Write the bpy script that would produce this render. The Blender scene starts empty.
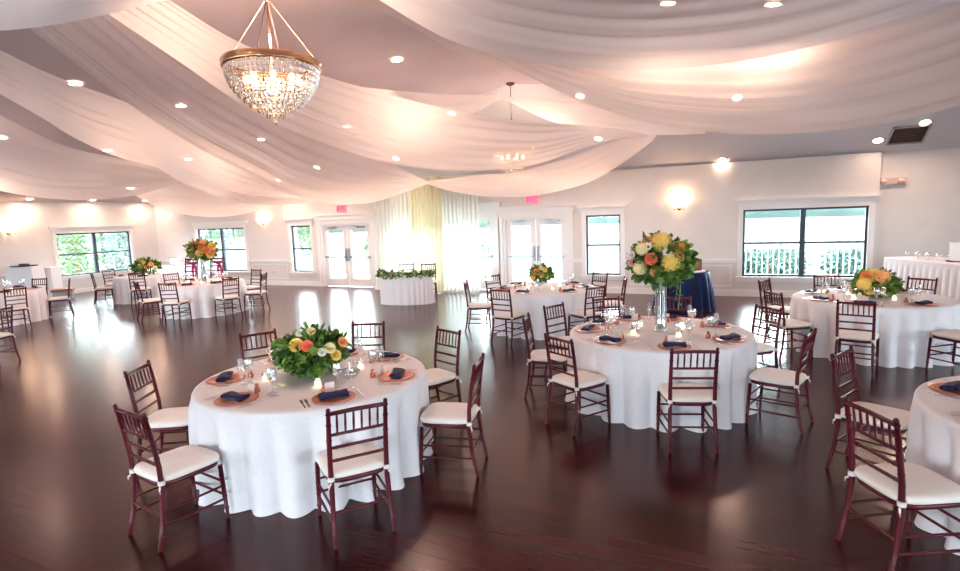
import bpy, bmesh, math, random
from mathutils import Vector, Matrix
random.seed(7)
PI = math.pi
scn = bpy.context.scene
COL = scn.collection
# ------------------------------------------------------------------ camera model
FPX, PITCH, ROLL, CH = 550.8, 0.1212, -0.0360, 2.075
TH = math.atan(0.465)
CT, ST = math.cos(TH), math.sin(TH)
def room(X, Y, Z=0.0):            # camera-heading frame -> room frame (x along back wall, y towards it)
    return Vector((X*CT - Y*ST, X*ST + Y*CT, Z))
_f = Vector((0, math.cos(PITCH), -math.sin(PITCH))); _u = Vector((0, math.sin(PITCH), math.cos(PITCH)))
_x = Vector((1, 0, 0))
_xr = _x*math.cos(ROLL) + _u*math.sin(ROLL); _ur = -_x*math.sin(ROLL) + _u*math.cos(ROLL)
RX, RU, RF = room(*_xr), room(*_ur), room(*_f)
CAM = Vector((0, 0, CH))
def ray(px, py): return RF*FPX + RX*(px-480) + RU*(285.5-py)
def atz(px, py, z):
    d = ray(px, py); return CAM + d*((z-CH)/d.z)
def atb(px, py, b=14.46):          # hit on a plane parallel to the back wall
    d = ray(px, py); return CAM + d*(b/d.y)
def ata(px, py, a):
    d = ray(px, py); return CAM + d*(a/d.x)
def atY(px, py, Y):
    d = ray(px, py); h = Vector((-ST, CT, 0)); return CAM + d*(Y/d.dot(h))
cd = bpy.data.cameras.new('camera'); cam = bpy.data.objects.new('camera', cd); COL.objects.link(cam)
cd.sensor_width = 36; cd.lens = FPX/960*36; cd.clip_end = 2000; cd.clip_start = .05
M3 = Matrix((RX, RU, -RF)).transposed()
cam.matrix_world = Matrix.Translation(CAM) @ M3.to_4x4()
scn.camera = cam
# ------------------------------------------------------------------ materials
def mat(name, col, rough=.5, metal=0, spec=.5, coat=0, emit=None, es=0, sheen=0, trans=0):
    m = bpy.data.materials.new(name); m.use_nodes = True
    b = m.node_tree.nodes['Principled BSDF']; I = b.inputs
    I['Base Color'].default_value = (*col, 1); I['Roughness'].default_value = rough; I['Metallic'].default_value = metal
    I['Specular IOR Level'].default_value = spec; I['Coat Weight'].default_value = coat
    if sheen: I['Sheen Weight'].default_value = sheen
    if trans: I['Transmission Weight'].default_value = trans
    if emit: I['Emission Color'].default_value = (*emit, 1); I['Emission Strength'].default_value = es
    return m
def noisy(m, c1, c2, scale=5, stretch=(1,1,1), bump=0, detail=4, rough=None):
    nt = m.node_tree; N = nt.nodes; L = nt.links; b = N['Principled BSDF']
    tc = N.new('ShaderNodeTexCoord'); mp = N.new('ShaderNodeMapping'); mp.inputs['Scale'].default_value = stretch
    n = N.new('ShaderNodeTexNoise'); n.inputs['Scale'].default_value = scale; n.inputs['Detail'].default_value = detail
    r = N.new('ShaderNodeValToRGB'); r.color_ramp.elements[0].position = .35; r.color_ramp.elements[1].position = .65
    r.color_ramp.elements[0].color = (*c1, 1); r.color_ramp.elements[1].color = (*c2, 1)
    L.new(tc.outputs['Object'], mp.inputs['Vector']); L.new(mp.outputs[0], n.inputs['Vector']); L.new(n.outputs['Fac'], r.inputs['Fac'])
    L.new(r.outputs['Color'], b.inputs['Base Color'])
    if bump:
        bp = N.new('ShaderNodeBump'); bp.inputs['Strength'].default_value = bump; bp.inputs['Distance'].default_value = .01
        L.new(n.outputs['Fac'], bp.inputs['Height']); L.new(bp.outputs[0], b.inputs['Normal'])
    return m
def sheer(name, col, fac_trans, fac_tl, glow=None):
    m = bpy.data.materials.new(name); m.use_nodes = True; nt = m.node_tree; N = nt.nodes; L = nt.links; N.clear()
    o = N.new('ShaderNodeOutputMaterial'); d = N.new('ShaderNodeBsdfDiffuse'); t = N.new('ShaderNodeBsdfTranslucent'); tr = N.new('ShaderNodeBsdfTransparent')
    for n in (d, t): n.inputs['Color'].default_value = (*col, 1)
    a = N.new('ShaderNodeMixShader'); a.inputs[0].default_value = fac_tl; b = N.new('ShaderNodeMixShader'); b.inputs[0].default_value = fac_trans
    L.new(d.outputs[0], a.inputs[1]); L.new(t.outputs[0], a.inputs[2]); L.new(a.outputs[0], b.inputs[1]); L.new(tr.outputs[0], b.inputs[2]); L.new(b.outputs[0], o.inputs[0])
    return m
def glassy(name, col, clear, rough=.03):
    m = bpy.data.materials.new(name); m.use_nodes = True; nt = m.node_tree; N = nt.nodes; L = nt.links; N.clear()
    o = N.new('ShaderNodeOutputMaterial'); g = N.new('ShaderNodeBsdfGlossy'); g.inputs['Roughness'].default_value = rough; g.inputs['Color'].default_value = (1,1,1,1)
    tr = N.new('ShaderNodeBsdfTransparent'); tr.inputs['Color'].default_value = (*col, 1)
    lw = N.new('ShaderNodeLayerWeight'); lw.inputs['Blend'].default_value = .35
    mr = N.new('ShaderNodeMapRange'); mr.inputs['To Min'].default_value = 1-clear; mr.inputs['To Max'].default_value = .95
    b = N.new('ShaderNodeMixShader')
    L.new(lw.outputs['Facing'], mr.inputs['Value']); L.new(mr.outputs[0], b.inputs[0]); L.new(tr.outputs[0], b.inputs[1]); L.new(g.outputs[0], b.inputs[2]); L.new(b.outputs[0], o.inputs[0])
    return m
M = {}
M['wall'] = noisy(mat('wall_paint', (.72,.68,.67), .6), (.71,.67,.66), (.74,.70,.69), 3)
M['trim'] = mat('trim_white', (.84,.83,.84), .35)
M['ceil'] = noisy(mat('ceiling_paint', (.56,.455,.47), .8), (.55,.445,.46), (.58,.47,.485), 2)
M['wood'] = noisy(mat('mahogany', (.08,.008,.014), .36, spec=.3), (.050,.003,.008), (.10,.007,.016), 14, (1,1,.15))
M['cushion'] = mat('ivory_cushion', (.82,.74,.70), .85, sheen=.2)
M['cloth'] = noisy(mat('white_linen', (.76,.72,.76), .8), (.75,.71,.75), (.78,.74,.78), 40)
M['navy'] = noisy(mat('navy_satin', (.006,.010,.06), .6, spec=.25), (.004,.007,.045), (.009,.014,.08), 25)
M['navyvel'] = noisy(mat('navy_velvet', (.006,.02,.12), .5, spec=.2), (.002,.008,.045), (.006,.022,.12), 6, (1,1,.2))
M['copper'] = noisy(mat('copper_plate', (.46,.14,.08), .36, metal=.45), (.40,.11,.06), (.54,.18,.11), 10)
M['silver'] = mat('silver', (.8,.78,.78), .2, metal=1)
M['glass'] = glassy('table_glass', (.97,.98,1), .72)
M['pane'] = glassy('window_glass', (.97,1,1), .97, .02)
M['vase'] = glassy('vase_glass', (.93,.96,1), .72)
M['crystal'] = glassy('crystal', (1,.97,.93), .35, .12)
M['blackf'] = mat('dark_window_frame', (.025,.035,.06), .4)
M['brass'] = mat('brass', (.62,.36,.20), .25, metal=1)
M['bronze'] = mat('dark_bronze', (.12,.06,.05), .4, metal=.7)
M['white'] = mat('white_plastic', (.8,.8,.8), .4)
M['grey'] = mat('grey_metal', (.35,.37,.42), .35, metal=.6)
M['dark'] = mat('dark_items', (.03,.03,.035), .5)
M['card'] = mat('menu_card', (.80,.62,.58), .7)
M['candle'] = mat('candle_glow', (.9,.8,.6), .5, emit=(1,.72,.40), es=5)
M['bulb'] = mat('bulb', (1,.9,.7), .5, emit=(1,.66,.32), es=12)
M['lens'] = mat('downlight_lens', (1,.9,.8), .5, emit=(1,.80,.55), es=22)
M['sconce'] = mat('sconce_shade', (1,.95,.85), .5, emit=(1,.72,.42), es=4)
M['red'] = mat('exit_red', (.9,.02,.08), .4, emit=(1,.02,.08), es=2.2)
M['drape'] = sheer('sheer_ceiling_drape', (.96,.88,.87), .25, .52)
M['drape_cool'] = sheer('cool_lit_ceiling_drape', (.93,.91,.95), .12, .30)  # same fabric, cool daylight put into a whiter, denser copy
M['curtain'] = sheer('sheer_curtain', (.85,.86,.82), .10, .45)
M['curtain_warm'] = sheer('warm_lit_curtain', (.85,.82,.64), .05, .45)  # warm light on the middle panel put into a yellow colour
M['leaf'] = noisy(mat('leaf_green', (.10,.25,.03), .5), (.03,.105,.012), (.23,.38,.05), 9)
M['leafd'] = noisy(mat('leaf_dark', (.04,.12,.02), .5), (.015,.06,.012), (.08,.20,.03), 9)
M['stem'] = mat('stem_green', (.16,.30,.06), .5)
M['magenta'] = mat('magenta_ribbon', (.55,.01,.16), .4)
M['box'] = noisy(mat('brown_box', (.30,.11,.04), .6), (.26,.09,.03), (.36,.14,.06), 4)
FL = dict(yellow=(.86,.60,.13), cream=(.88,.76,.42), coral=(.90,.17,.09), pink=(.85,.24,.22), peach=(.90,.42,.16), white=(.85,.78,.74), plum=(.07,.01,.05), orange=(.85,.27,.05), blush=(.78,.40,.38))
for k, c in FL.items():
    M['f_'+k] = noisy(mat('petal_'+k, c, .6, sheen=.3), tuple(x*.86 for x in c), tuple(min(1, x*1.1) for x in c), 30)
# floor: glossy planks running parallel to the back wall
m = mat('floor_planks', (.05,.012,.012), .3, spec=.28); nt = m.node_tree; N = nt.nodes; L = nt.links; B = N['Principled BSDF']
tc = N.new('ShaderNodeTexCoord'); B.inputs['Specular Tint'].default_value = (1,.72,.74,1); br = N.new('ShaderNodeTexBrick'); br.offset = .37
br.inputs['Scale'].default_value = 1; br.inputs['Brick Width'].default_value = 1.9; br.inputs['Row Height'].default_value = .125; br.inputs['Mortar Size'].default_value = .0022
br.inputs['Color1'].default_value = (.050,.006,.008,1); br.inputs['Color2'].default_value = (.024,.0045,.006,1); br.inputs['Mortar'].default_value = (.006,.002,.002,1); br.inputs['Bias'].default_value = -.1
L.new(tc.outputs['Object'], br.inputs['Vector'])
mp = N.new('ShaderNodeMapping'); mp.inputs['Scale'].default_value = (.6, 9, 1); ns = N.new('ShaderNodeTexNoise'); ns.inputs['Scale'].default_value = 3; ns.inputs['Detail'].default_value = 6
L.new(tc.outputs['Object'], mp.inputs['Vector']); L.new(mp.outputs[0], ns.inputs['Vector'])
mx = N.new('ShaderNodeMix'); mx.data_type = 'RGBA'; mx.blend_type = 'MULTIPLY'; mx.inputs[0].default_value = .6
rp = N.new('ShaderNodeValToRGB'); rp.color_ramp.elements[0].color = (.55,.5,.5,1); rp.color_ramp.elements[1].color = (1.5,1.4,1.4,1)
L.new(ns.outputs['Fac'], rp.inputs['Fac']); L.new(br.outputs['Color'], mx.inputs[6]); L.new(rp.outputs['Color'], mx.inputs[7]); L.new(mx.outputs[2], B.inputs['Base Color'])
mr = N.new('ShaderNodeMapRange'); mr.inputs['To Min'].default_value = .17; mr.inputs['To Max'].default_value = .27
L.new(ns.outputs['Fac'], mr.inputs['Value']); L.new(mr.outputs[0], B.inputs['Roughness'])
bp = N.new('ShaderNodeBump'); bp.inputs['Strength'].default_value = .12; bp.inputs['Distance'].default_value = .002
ad = N.new('ShaderNodeMath'); ad.operation = 'MULTIPLY'; ad.inputs[1].default_value = -1
L.new(br.outputs['Fac'], ad.inputs[0]); L.new(ad.outputs[0], bp.inputs['Height']); L.new(bp.outputs[0], B.inputs['Normal'])
M['floor'] = m
# ------------------------------------------------------------------ mesh builder
class MB:
    def __init__(s): s.v = []; s.f = []; s.sm = []
    def add(s, vs, fs, smooth=False, mtx=None):
        o = len(s.v)
        s.v += [tuple(mtx @ Vector(p)) if mtx else tuple(p) for p in vs]
        s.f += [tuple(i+o for i in f) for f in fs]; s.sm += [smooth]*len(fs); return s
    def box(s, c, d, mtx=None, bev=0):
        x, y, z = (q/2 for q in d)
        vs = [(c[0]+i*x, c[1]+j*y, c[2]+k*z) for i in (-1,1) for j in (-1,1) for k in (-1,1)]
        return s.add(vs, [(0,1,3,2),(4,6,7,5),(0,4,5,1),(2,3,7,6),(0,2,6,4),(1,5,7,3)], False, mtx)
    def lathe(s, prof, n=20, c=(0,0,0), mtx=None, sx=1, sy=1):
        vs = []; fs = []; k = len(prof)
        for j in range(n):
            a = 2*PI*j/n
            for r, z in prof: vs.append((c[0]+r*math.cos(a)*sx, c[1]+r*math.sin(a)*sy, c[2]+z))
        for j in range(n):
            j2 = (j+1) % n
            for i in range(k-1): fs.append((j*k+i, j2*k+i, j2*k+i+1, j*k+i+1))
        return s.add(vs, fs, True, mtx)
    def tube(s, pts, r, n=8, mtx=None, cap=True):
        pts = [Vector(p) for p in pts]; rs = r if isinstance(r, (list, tuple)) else [r]*len(pts)
        vs = []; fs = []
        for i, p in enumerate(pts):
            t = (pts[min(i+1, len(pts)-1)] - pts[max(i-1, 0)]).normalized()
            up = Vector((0,0,1)) if abs(t.z) < .9 else Vector((0,1,0))
            x = t.cross(up).normalized(); y = t.cross(x)
            for j in range(n):
                a = 2*PI*j/n; vs.append(p + (x*math.cos(a)+y*math.sin(a))*rs[i])
        for i in range(len(pts)-1):
            for j in range(n):
                j2 = (j+1) % n; fs.append((i*n+j, i*n+j2, (i+1)*n+j2, (i+1)*n+j))
        if cap: fs.append(tuple(range(n))); fs.append(tuple((len(pts)-1)*n+j for j in range(n-1, -1, -1)))
        return s.add(vs, fs, True, mtx)
    def ball(s, c, r, n=12, m=8, sc=(1,1,1)):
        vs = []; fs = []
        for i in range(m+1):
            ph = PI*i/m
            for j in range(n):
                a = 2*PI*j/n; vs.append((c[0]+r*sc[0]*math.sin(ph)*math.cos(a), c[1]+r*sc[1]*math.sin(ph)*math.sin(a), c[2]+r*sc[2]*math.cos(ph)))
        for i in range(m):
            for j in range(n):
                j2 = (j+1) % n; fs.append((i*n+j, (i+1)*n+j, (i+1)*n+j2, i*n+j2))
        return s.add(vs, fs, True)
    def grid(s, fn, nu, nv, closed_u=False, smooth=True):
        vs = [fn(i/(nu if closed_u else nu-1), j/(nv-1)) for i in range(nu) for j in range(nv)]; fs = []
        for i in range(nu if closed_u else nu-1):
            i2 = (i+1) % nu
            for j in range(nv-1): fs.append((i*nv+j, i2*nv+j, i2*nv+j+1, i*nv+j+1))
        return s.add(vs, fs, smooth)
    def mesh(s, name, m):
        me = bpy.data.meshes.new(name); me.from_pydata([tuple(p) for p in s.v], [], s.f)
        me.polygons.foreach_set('use_smooth', s.sm); me.materials.append(m); me.validate(); me.update(); return me
    def build(s, name, m, parent=None, loc=None):
        o = bpy.data.objects.new(name, s.mesh(name, m)); COL.objects.link(o)
        if parent: o.parent = parent
        if loc is not None: o.location = loc
        return o
def tag(o, label, cat, group=None):
    o['label'] = label; o['category'] = cat
    if group: o['group'] = group
    return o
def thing(name, label, cat, loc, rz=0, group=None):
    o = bpy.data.objects.new(name, None); COL.objects.link(o); o.location = loc; o.rotation_euler = (0,0,rz); o.empty_display_size = .1
    return tag(o, label, cat, group)
def struct(o): o['kind'] = 'structure'; return o
def dup(root, loc, rz, label, group=None):
    r = root.copy(); COL.objects.link(r); r.location = loc; r.rotation_euler = (0,0,rz); r['label'] = label
    if group: r['group'] = group
    def rec(src, par):
        for ch in src.children:
            c = ch.copy(); COL.objects.link(c); c.parent = par; rec(ch, c)
    rec(root, r); return r
# ------------------------------------------------------------------ room shell
AL, AR, BB, BF = -20.67, 12.07, 14.46, -6.0
WH = 3.15; RID = 4.85; HUB = Vector((-4.3, 11.2, RID))
BB2 = BB+.16                                                  # set-back wall at the right
AK = atb(879, 200).x
def ceil_z(a, b):
    g = RID-(RID-WH)*(abs(a+4.3)/16.37)
    h = WH+(RID-WH)*max(0, (BB2+.05-b))/(BB2+.05-HUB.y)
    return min(g, h)
def ceil_hit(px, py):
    d = ray(px, py).normalized(); t = 1
    while t < 45:
        p = CAM+d*t
        if p.z >= ceil_z(p.x, p.y) or p.y > BB or p.x < AL: return CAM+d*(t-.02)
        t += .02
    return p
mb = MB(); mb.box(((AL+AR)/2, (BF+BB2)/2, -.05), (AR-AL+.6, BB2-BF+.6, .1)); o = struct(mb.build('floor', M['floor']))
e = BB2+.05
mb = MB()
vs = [(AL-.1,BF-.1,WH-.01),(AL-.1,e,WH-.01),(AR+.1,e,WH-.01),(AR+.1,BF-.1,WH-.01),tuple(HUB),(-4.3,BF-.1,RID)]
vs += [(x,y,z+.12) for x,y,z in vs]
fs = [(0,5,4,1),(5,3,2,4)]; fs += [tuple(i+6 for i in reversed(f)) for f in fs]; fs += [(0,1,7,6),(2,3,9,8)]
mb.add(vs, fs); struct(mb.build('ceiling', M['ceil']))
M['ceil_daylit'] = noisy(mat('ceiling_daylit', (.70,.68,.72), .8), (.69,.67,.71), (.71,.69,.73), 2)  # same ceiling, window daylight on the back slope put into lighter colour
mb = MB(); mb.add([vs[i] for i in (1,4,2,7,10,8)], [(0,1,2),(5,4,3),(0,2,5,3)]); struct(mb.build('ceiling_back', M['ceil_daylit']))
def wall(name, p0, dr, nrm, length, h, holes, t=.22):
    """holes: (s0,s1,z0,z1) along dr from p0; nrm points outward (away from the room)."""
    mb = MB(); p0 = Vector(p0); dr = Vector(dr); nrm = Vector(nrm)
    def seg(s0, s1, z0, z1):
        if s1-s0 < 1e-4 or z1-z0 < 1e-4: return
        q = [p0+dr*s+nrm*k+Vector((0,0,z)) for s in (s0,s1) for k in (0,t) for z in (z0,z1)]
        mb.add(q, [(0,1,3,2),(4,6,7,5),(0,4,5,1),(2,3,7,6),(0,2,6,4),(1,5,7,3)])
    cur = 0
    for s0, s1, z0, z1 in sorted(holes):
        seg(cur, s0, 0, h); seg(s0, s1, 0, z0); seg(s0, s1, z1, h); cur = s1
    seg(cur, length, 0, h)
    return struct(mb.build(name, M['wall']))
A = lambda px, b=BB: atb(px, 250, b).x
WZ0, WZ1 = .48, 2.05
wins = [('window_1', A(198.5), A(246)), ('window_2', A(292), A(312)), ('window_3', A(586), A(620.5)), ('window_4', A(742.5), A(867))]
drs = [('door_1', A(321.5), A(372.5), 2.06), ('door_2', A(392), A(496), 2.2), ('door_3', A(503.5), A(569), 2.06)]
holes = [(w[1]-AL, w[2]-AL, WZ0, WZ1) for w in wins] + [(d[1]-AL, d[2]-AL, 0, d[3]) for d in drs]
wall('wall_back', (AL,BB,0), (1,0,0), (0,1,0), AK-AL, WH+.02, holes, .3)
wall('wall_back_right', (AK,BB2,0), (1,0,0), (0,1,0), AR-AK+.2, WH+.02, [], .2)
# left wall window from its pixels
lw = [ata(131.4, 250, AL).y, ata(57.5, 250, AL).y]
LZ0, LZ1 = .62, 2.07
wall('wall_left', (AL,BF,0), (0,1,0), (-1,0,0), BB2-BF, WH+.02, [(lw[1]-BF, lw[0]-BF, LZ0, LZ1)], .2)
fill_wins = [(-19,-16),(-14,-11),(-9,-6),(-2,.4),(8,11)]  # unseen windows added behind the camera as daylight fill
wf = wall('wall_front', (AL,BF,0), (1,0,0), (0,-1,0), AR-AL, RID+.1, [(x0-AL, x1-AL, .3, 2.75) for x0,x1 in fill_wins], .2)
wall('wall_right', (AR,BF,0), (0,1,0), (1,0,0), BB2-BF, WH+.02, [(1.5,5.5,.4,2.6),(8,12,.4,2.6)], .2)
def window_b(name, x0, x1, z0, z1, y, sgn=1, mull=True, two=True, axis='x', fixed=None):
    """two double-hung sashes side by side; axis x: in a wall parallel to the back wall."""
    def T(u, v, w): return (u, fixed+sgn*v, w) if axis == 'x' else (fixed+sgn*v, u, w)
    def bx(mb, u0, u1, v0, v1, w0, w1):
        mb.box(tuple((a+b)/2 for a, b in zip(T(u0,v0,w0), T(u1,v1,w1))), tuple(abs(a-b) for a, b in zip(T(u0,v0,w0), T(u1,v1,w1))))
    r = bpy.data.objects.new(name, None); COL.objects.link(r); struct(r)
    f = .045; mid = (x0+x1)/2; mb = MB()
    bx(mb, x0, x0+f, .06, .13, z0, z1); bx(mb, x1-f, x1, .06, .13, z0, z1); bx(mb, x0, x1, .061, .129, z0, z0+f); bx(mb, x0, x1, .061, .129, z1-f, z1)
    if mull: bx(mb, mid-.055, mid+.055, .055, .135, z0, z1)
    zm = (z0+z1)/2; bx(mb, x0, x1, .07, .12, zm-.025, zm+.025)
    mb.build('window_frame', M['blackf'], r)
    mb = MB(); bx(mb, x0+.02, x1-.02, .09, .096, z0+.02, z1-.02); mb.build('pane', M['pane'], r)
    mb = MB(); c = .11
    bx(mb, x0-c, x0, -.025, .0, z0-.02, z1+c); bx(mb, x1, x1+c, -.025, 0, z0-.02, z1+c); bx(mb, x0-c, x1+c, -.03, 0, z1, z1+c)
    mb.build('window_casing', M['trim'], r)
    mb = MB(); bx(mb, x0-.14, x1+.14, -.07, .06, z0-.045, z0); bx(mb, x0-.1, x1+.1, -.025, 0, z0-.12, z0-.045); mb.build('window_sill', M['trim'], r)
    mb = MB(); bx(mb, x0-.16, x1+.16, -.04, 0, z1+.11, z1+.2); bx(mb, x0-.2, x1+.2, -.09, 0, z1+.2, z1+.24); bx(mb, x0-.18, x1+.18, -.065, 0, z1+.17, z1+.2); mb.build('window_cornice', M['trim'], r)
    return r
for n, x0, x1 in wins: window_b(n, x0, x1, WZ0, WZ1, BB, 1, (x1-x0) > 1.7, fixed=BB)
window_b('window_5', lw[1], lw[0], LZ0, LZ1, AL, -1, True, axis='y', fixed=AL)
for i, (x0, x1) in enumerate(fill_wins): window_b('window_%d' % (6+i), x0, x1, .3, 2.75, BF, -1, True, fixed=BF)  # the added fill openings of the front wall
for i, (y0, y1) in enumerate([(BF+1.5,BF+5.5),(BF+8,BF+12)]): window_b('window_%d' % (11+i), y0, y1, .4, 2.6, AR, 1, True, axis='y', fixed=AR)
def double_door(name, x0, x1, h):
    r = bpy.data.objects.new(name, None); COL.objects.link(r); struct(r)
    mb = MB(); j = .07
    mb.box((x0+j/2, BB+.1, h/2), (j,.2,h)); mb.box((x1-j/2, BB+.1, h/2), (j,.2,h)); mb.box(((x0+x1)/2, BB+.1, h-j/2), (x1-x0-.002,.199,j)); mb.build('door_jamb', M['trim'], r)
    mb = MB(); c = .13
    mb.box((x0-c/2, BB-.015, (h+c)/2), (c,.03,h+c)); mb.box((x1+c/2, BB-.015, (h+c)/2), (c,.03,h+c)); mb.box(((x0+x1)/2, BB-.018, h+c/2), (x1-x0+2*c,.03,c))
    mb.box(((x0+x1)/2, BB-.03, h+c+.07), (x1-x0+2*c+.1,.06,.14)); mb.box(((x0+x1)/2, BB-.045, h+c+.16), (x1-x0+2*c+.2,.09,.04)); mb.build('door_casing', M['trim'], r)
    mid = (x0+x1)/2
    for s, (a, b) in ((-1, (x0+j+.005, mid-.005)), (1, (mid+.005, x1-j-.005))):
        mb = MB(); w = b-a; st = .15*min(1, w/.8); y = BB+.1; hh = h-j-.01; bt = .26
        mb.box((a+st/2, y, hh/2+.01), (st,.045,hh)); mb.box((b-st/2, y, hh/2+.01), (st,.045,hh)); mb.box(((a+b)/2, y, bt/2+.01), (w-.002,.044,bt)); mb.box(((a+b)/2, y, hh-.06), (w-.002,.044,.14))
        leaf = mb.build('door_leaf', M['trim'], r)
        mb = MB(); mb.box(((a+b)/2, y, (bt+hh-.13)/2+.01), (w-2*st+.02,.008,hh-.13-bt+.02)); mb.build('door_glass', M['pane'], leaf)
        mb = MB(); mb.box(((a+b)/2, y-.06, .98), (w*.92,.035,.045)); mb.box((a+.08, y-.04, .98), (.05,.07,.06)); mb.box((b-.08, y-.04, .98), (.05,.07,.06)); mb.build('push_bar', M['grey'], leaf)
        hx = b-.05 if s < 0 else a+.05
        mb = MB(); mb.box((hx, y-.035, 1.05), (.05,.03,.42)); mb.tube([(hx,y-.05,.9),(hx,y-.09,.93),(hx,y-.09,1.2),(hx,y-.05,1.23)], .012); mb.build('door_handle', M['grey'], leaf)
        mb = MB(); mb.box(((a+b)/2+.1*s, y-.05, hh-.04), (.3,.06,.05)); mb.tube([((a+b)/2+.1*s,y-.08,hh-.02),((a+b)/2-.15*s,y-.1,hh+.01)], .01); mb.build('door_closer', M['grey'], leaf)
for n, x0, x1, h in drs: double_door(n, x0, x1, h)
# chair rail, baseboard, panel moulding along the back wall (between openings)
spans = []; cur = AL
cuts = sorted([(w[1]-.12, w[2]+.12, 'w') for w in wins]+[(d[1]-.14, d[2]+.14, 'd') for d in drs])
for c0, c1, k in cuts: spans.append((cur, c0)); cur = c1
spans.append((cur, AK))
def merge_base():
    out = []; cur = AL
    for c0, c1, k in cuts:
        if k == 'd': out.append((cur, c0)); cur = c1
    out.append((cur, AK)); return out
mb = MB()
for a, b in merge_base():
    if b-a > .05: mb.box(((a+b)/2, BB-.012, .07), (b-a,.024,.14)); mb.box(((a+b)/2, BB-.008, .15), (b-a-.002,.016,.02))
struct(mb.build('baseboard_back', M['trim']))
mb = MB()
for a, b in spans:
    if b-a < .15: continue
    mb.box(((a+b)/2, BB-.02, .86), (b-a,.04,.05)); mb.box(((a+b)/2, BB-.012, .82), (b-a-.002,.024,.03))
struct(mb.build('trim_1', M['trim']))
mb = MB()
for a, b in spans:
    n = max(1, round((b-a)/1.5)); w = (b-a)/n
    for i in range(n):
        x0, x1 = a+i*w+.12, a+(i+1)*w-.12
        if x1-x0 < .2: continue
        for z in (.24, .74): mb.box(((x0+x1)/2, BB-.009, z), (x1-x0,.018,.03))
        for x in (x0, x1): mb.box((x, BB-.01, .49), (.03,.0178,.5))
struct(mb.build('trim_2', M['trim']))
mb = MB(); L0 = BB-BF
mb.box((AL+.012, (BF+BB)/2, .07), (.024, L0, .14)); mb.box((AL+.008,(BF+BB)/2,.15),(.016,L0,.02)); struct(mb.build('baseboard_left', M['trim']))
mb = MB(); mb.box((AL+.02, (BF+lw[1]-.12)/2, .86), (.04, lw[1]-.12-BF, .05)); mb.box((AL+.02, (BB+lw[0]+.12)/2, .86), (.04, BB-lw[0]-.12, .05)); struct(mb.build('trim_3', M['trim']))
mb = MB(); mb.box(((AK+AR)/2, BB2-.012, .07), (AR-AK,.024,.14)); struct(mb.build('baseboard_right', M['trim']))
# ------------------------------------------------------------------ outside
M['lawn'] = noisy(mat('lawn', (.019,.025,.013), .9), (.013,.023,.009), (.026,.028,.016), .06)
mb = MB(); mb.box((0,10,-.42), (900,900,.1)); struct(mb.build('ground_outside', M['lawn']))
M['deck'] = mat('deck', (.62,.60,.60), .7)
mb = MB(); mb.box(((AL+AR)/2, BB2+2.2, -.2), (AR-AL+8, 4.0, .3)); struct(mb.build('deck_outside', M['deck']))
M['bounce'] = noisy(mat('pale_bounce', (.72,.72,.74), .8), (.70,.70,.72), (.76,.76,.78), 1)  # pale ground added out of view to bounce daylight up to the ceiling
mb = MB(); mb.box(((AL+AR)/2, BF-12.3, -.2), (AR-AL+20, 24, .3)); mb.box((AR+9.2, (BF+BB)/2+2, -.2), (17.5, BB-BF+4-.01, .3)); struct(mb.build('bounce_ground_outside', M['bounce']))
M['paintw'] = mat('railing_white', (.10,.102,.108), .5)
for i, (x0, x1, lab) in enumerate([(wins[3][1]-.6, wins[3][2]+1.4, 'white deck railing outside the big right window'), (wins[2][1]-1.2, wins[2][2]+.4, 'white deck railing outside the small window beside the right doors'), (wins[0][1]-3.2, wins[0][2]+.2, 'white deck railing outside the left back window')]):
    r = thing('deck_railing', lab, 'railing', ((x0+x1)/2, BB2+3.3, -.05)); w = x1-x0
    for z in (.12, .98): MB().box((0,0,z), (w,.06,.06)).build('rail', M['paintw'], r)
    k = int(w/.14); pm = MB().box((0,0,.55), (.035,.035,.80)).mesh('baluster', M['paintw'])
    for j in range(k+1):
        o = bpy.data.objects.new('baluster', pm); COL.objects.link(o); o.parent = r; o.location = (-w/2+.02+j*(w-.04)/k, 0, 0)
    for x in (-w/2-.06, w/2+.06): MB().box((x,0,.55), (.1,.1,1.1)).build('post', M['paintw'], r)
M['bush'] = noisy(mat('bush_green', (.035,.09,.025), .8), (.016,.055,.014), (.08,.15,.045), 3)
M['bush2'] = noisy(mat('bush_teal', (.03,.075,.06), .8), (.015,.045,.038), (.06,.11,.08), 3)
def foliage_mesh(n, rad, leaf, name, m, rnd, flat=1.0):
    mb = MB()
    for i in range(n):
        d = Vector((rnd.gauss(0,1), rnd.gauss(0,1), rnd.gauss(0,1)*flat)).normalized()
        p = Vector((d.x*rad[0], d.y*rad[1], d.z*rad[2]))*rnd.uniform(.55, 1.05)
        t = Vector((rnd.gauss(0,1), rnd.gauss(0,1), rnd.gauss(0,1)-.3)); t = (t*.6+d).normalized()
        s = t.cross(Vector((rnd.gauss(0,1), rnd.gauss(0,1), rnd.gauss(0,1)))).normalized(); l = leaf*rnd.uniform(.7, 1.4)
        nn = t.cross(s)*l*.15
        mb.add([p, p+t*l*.45+s*l*.25+nn, p+t*l, p+t*l*.45-s*l*.25+nn], [(0,1,2,3)])
    return mb.mesh(name, m)
rn = random.Random(3)
def bush(loc, rad, m, label, name='garden_bush', cat='bush', leaf=.22, n=1500, group='bushes outside'):
    r = thing(name, label, cat, loc, group=group)
    o = bpy.data.objects.new('foliage', foliage_mesh(n, rad, leaf, 'foliage', m, rn)); COL.objects.link(o); o.parent = r; o.location = (0,0,rad[2]*.9)
    MB().tube([(0,0,-.1),(.03,0,rad[2]*.5),(0,.02,rad[2])], [.08,.06,.03]).build('trunk', M['box'], r)
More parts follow.
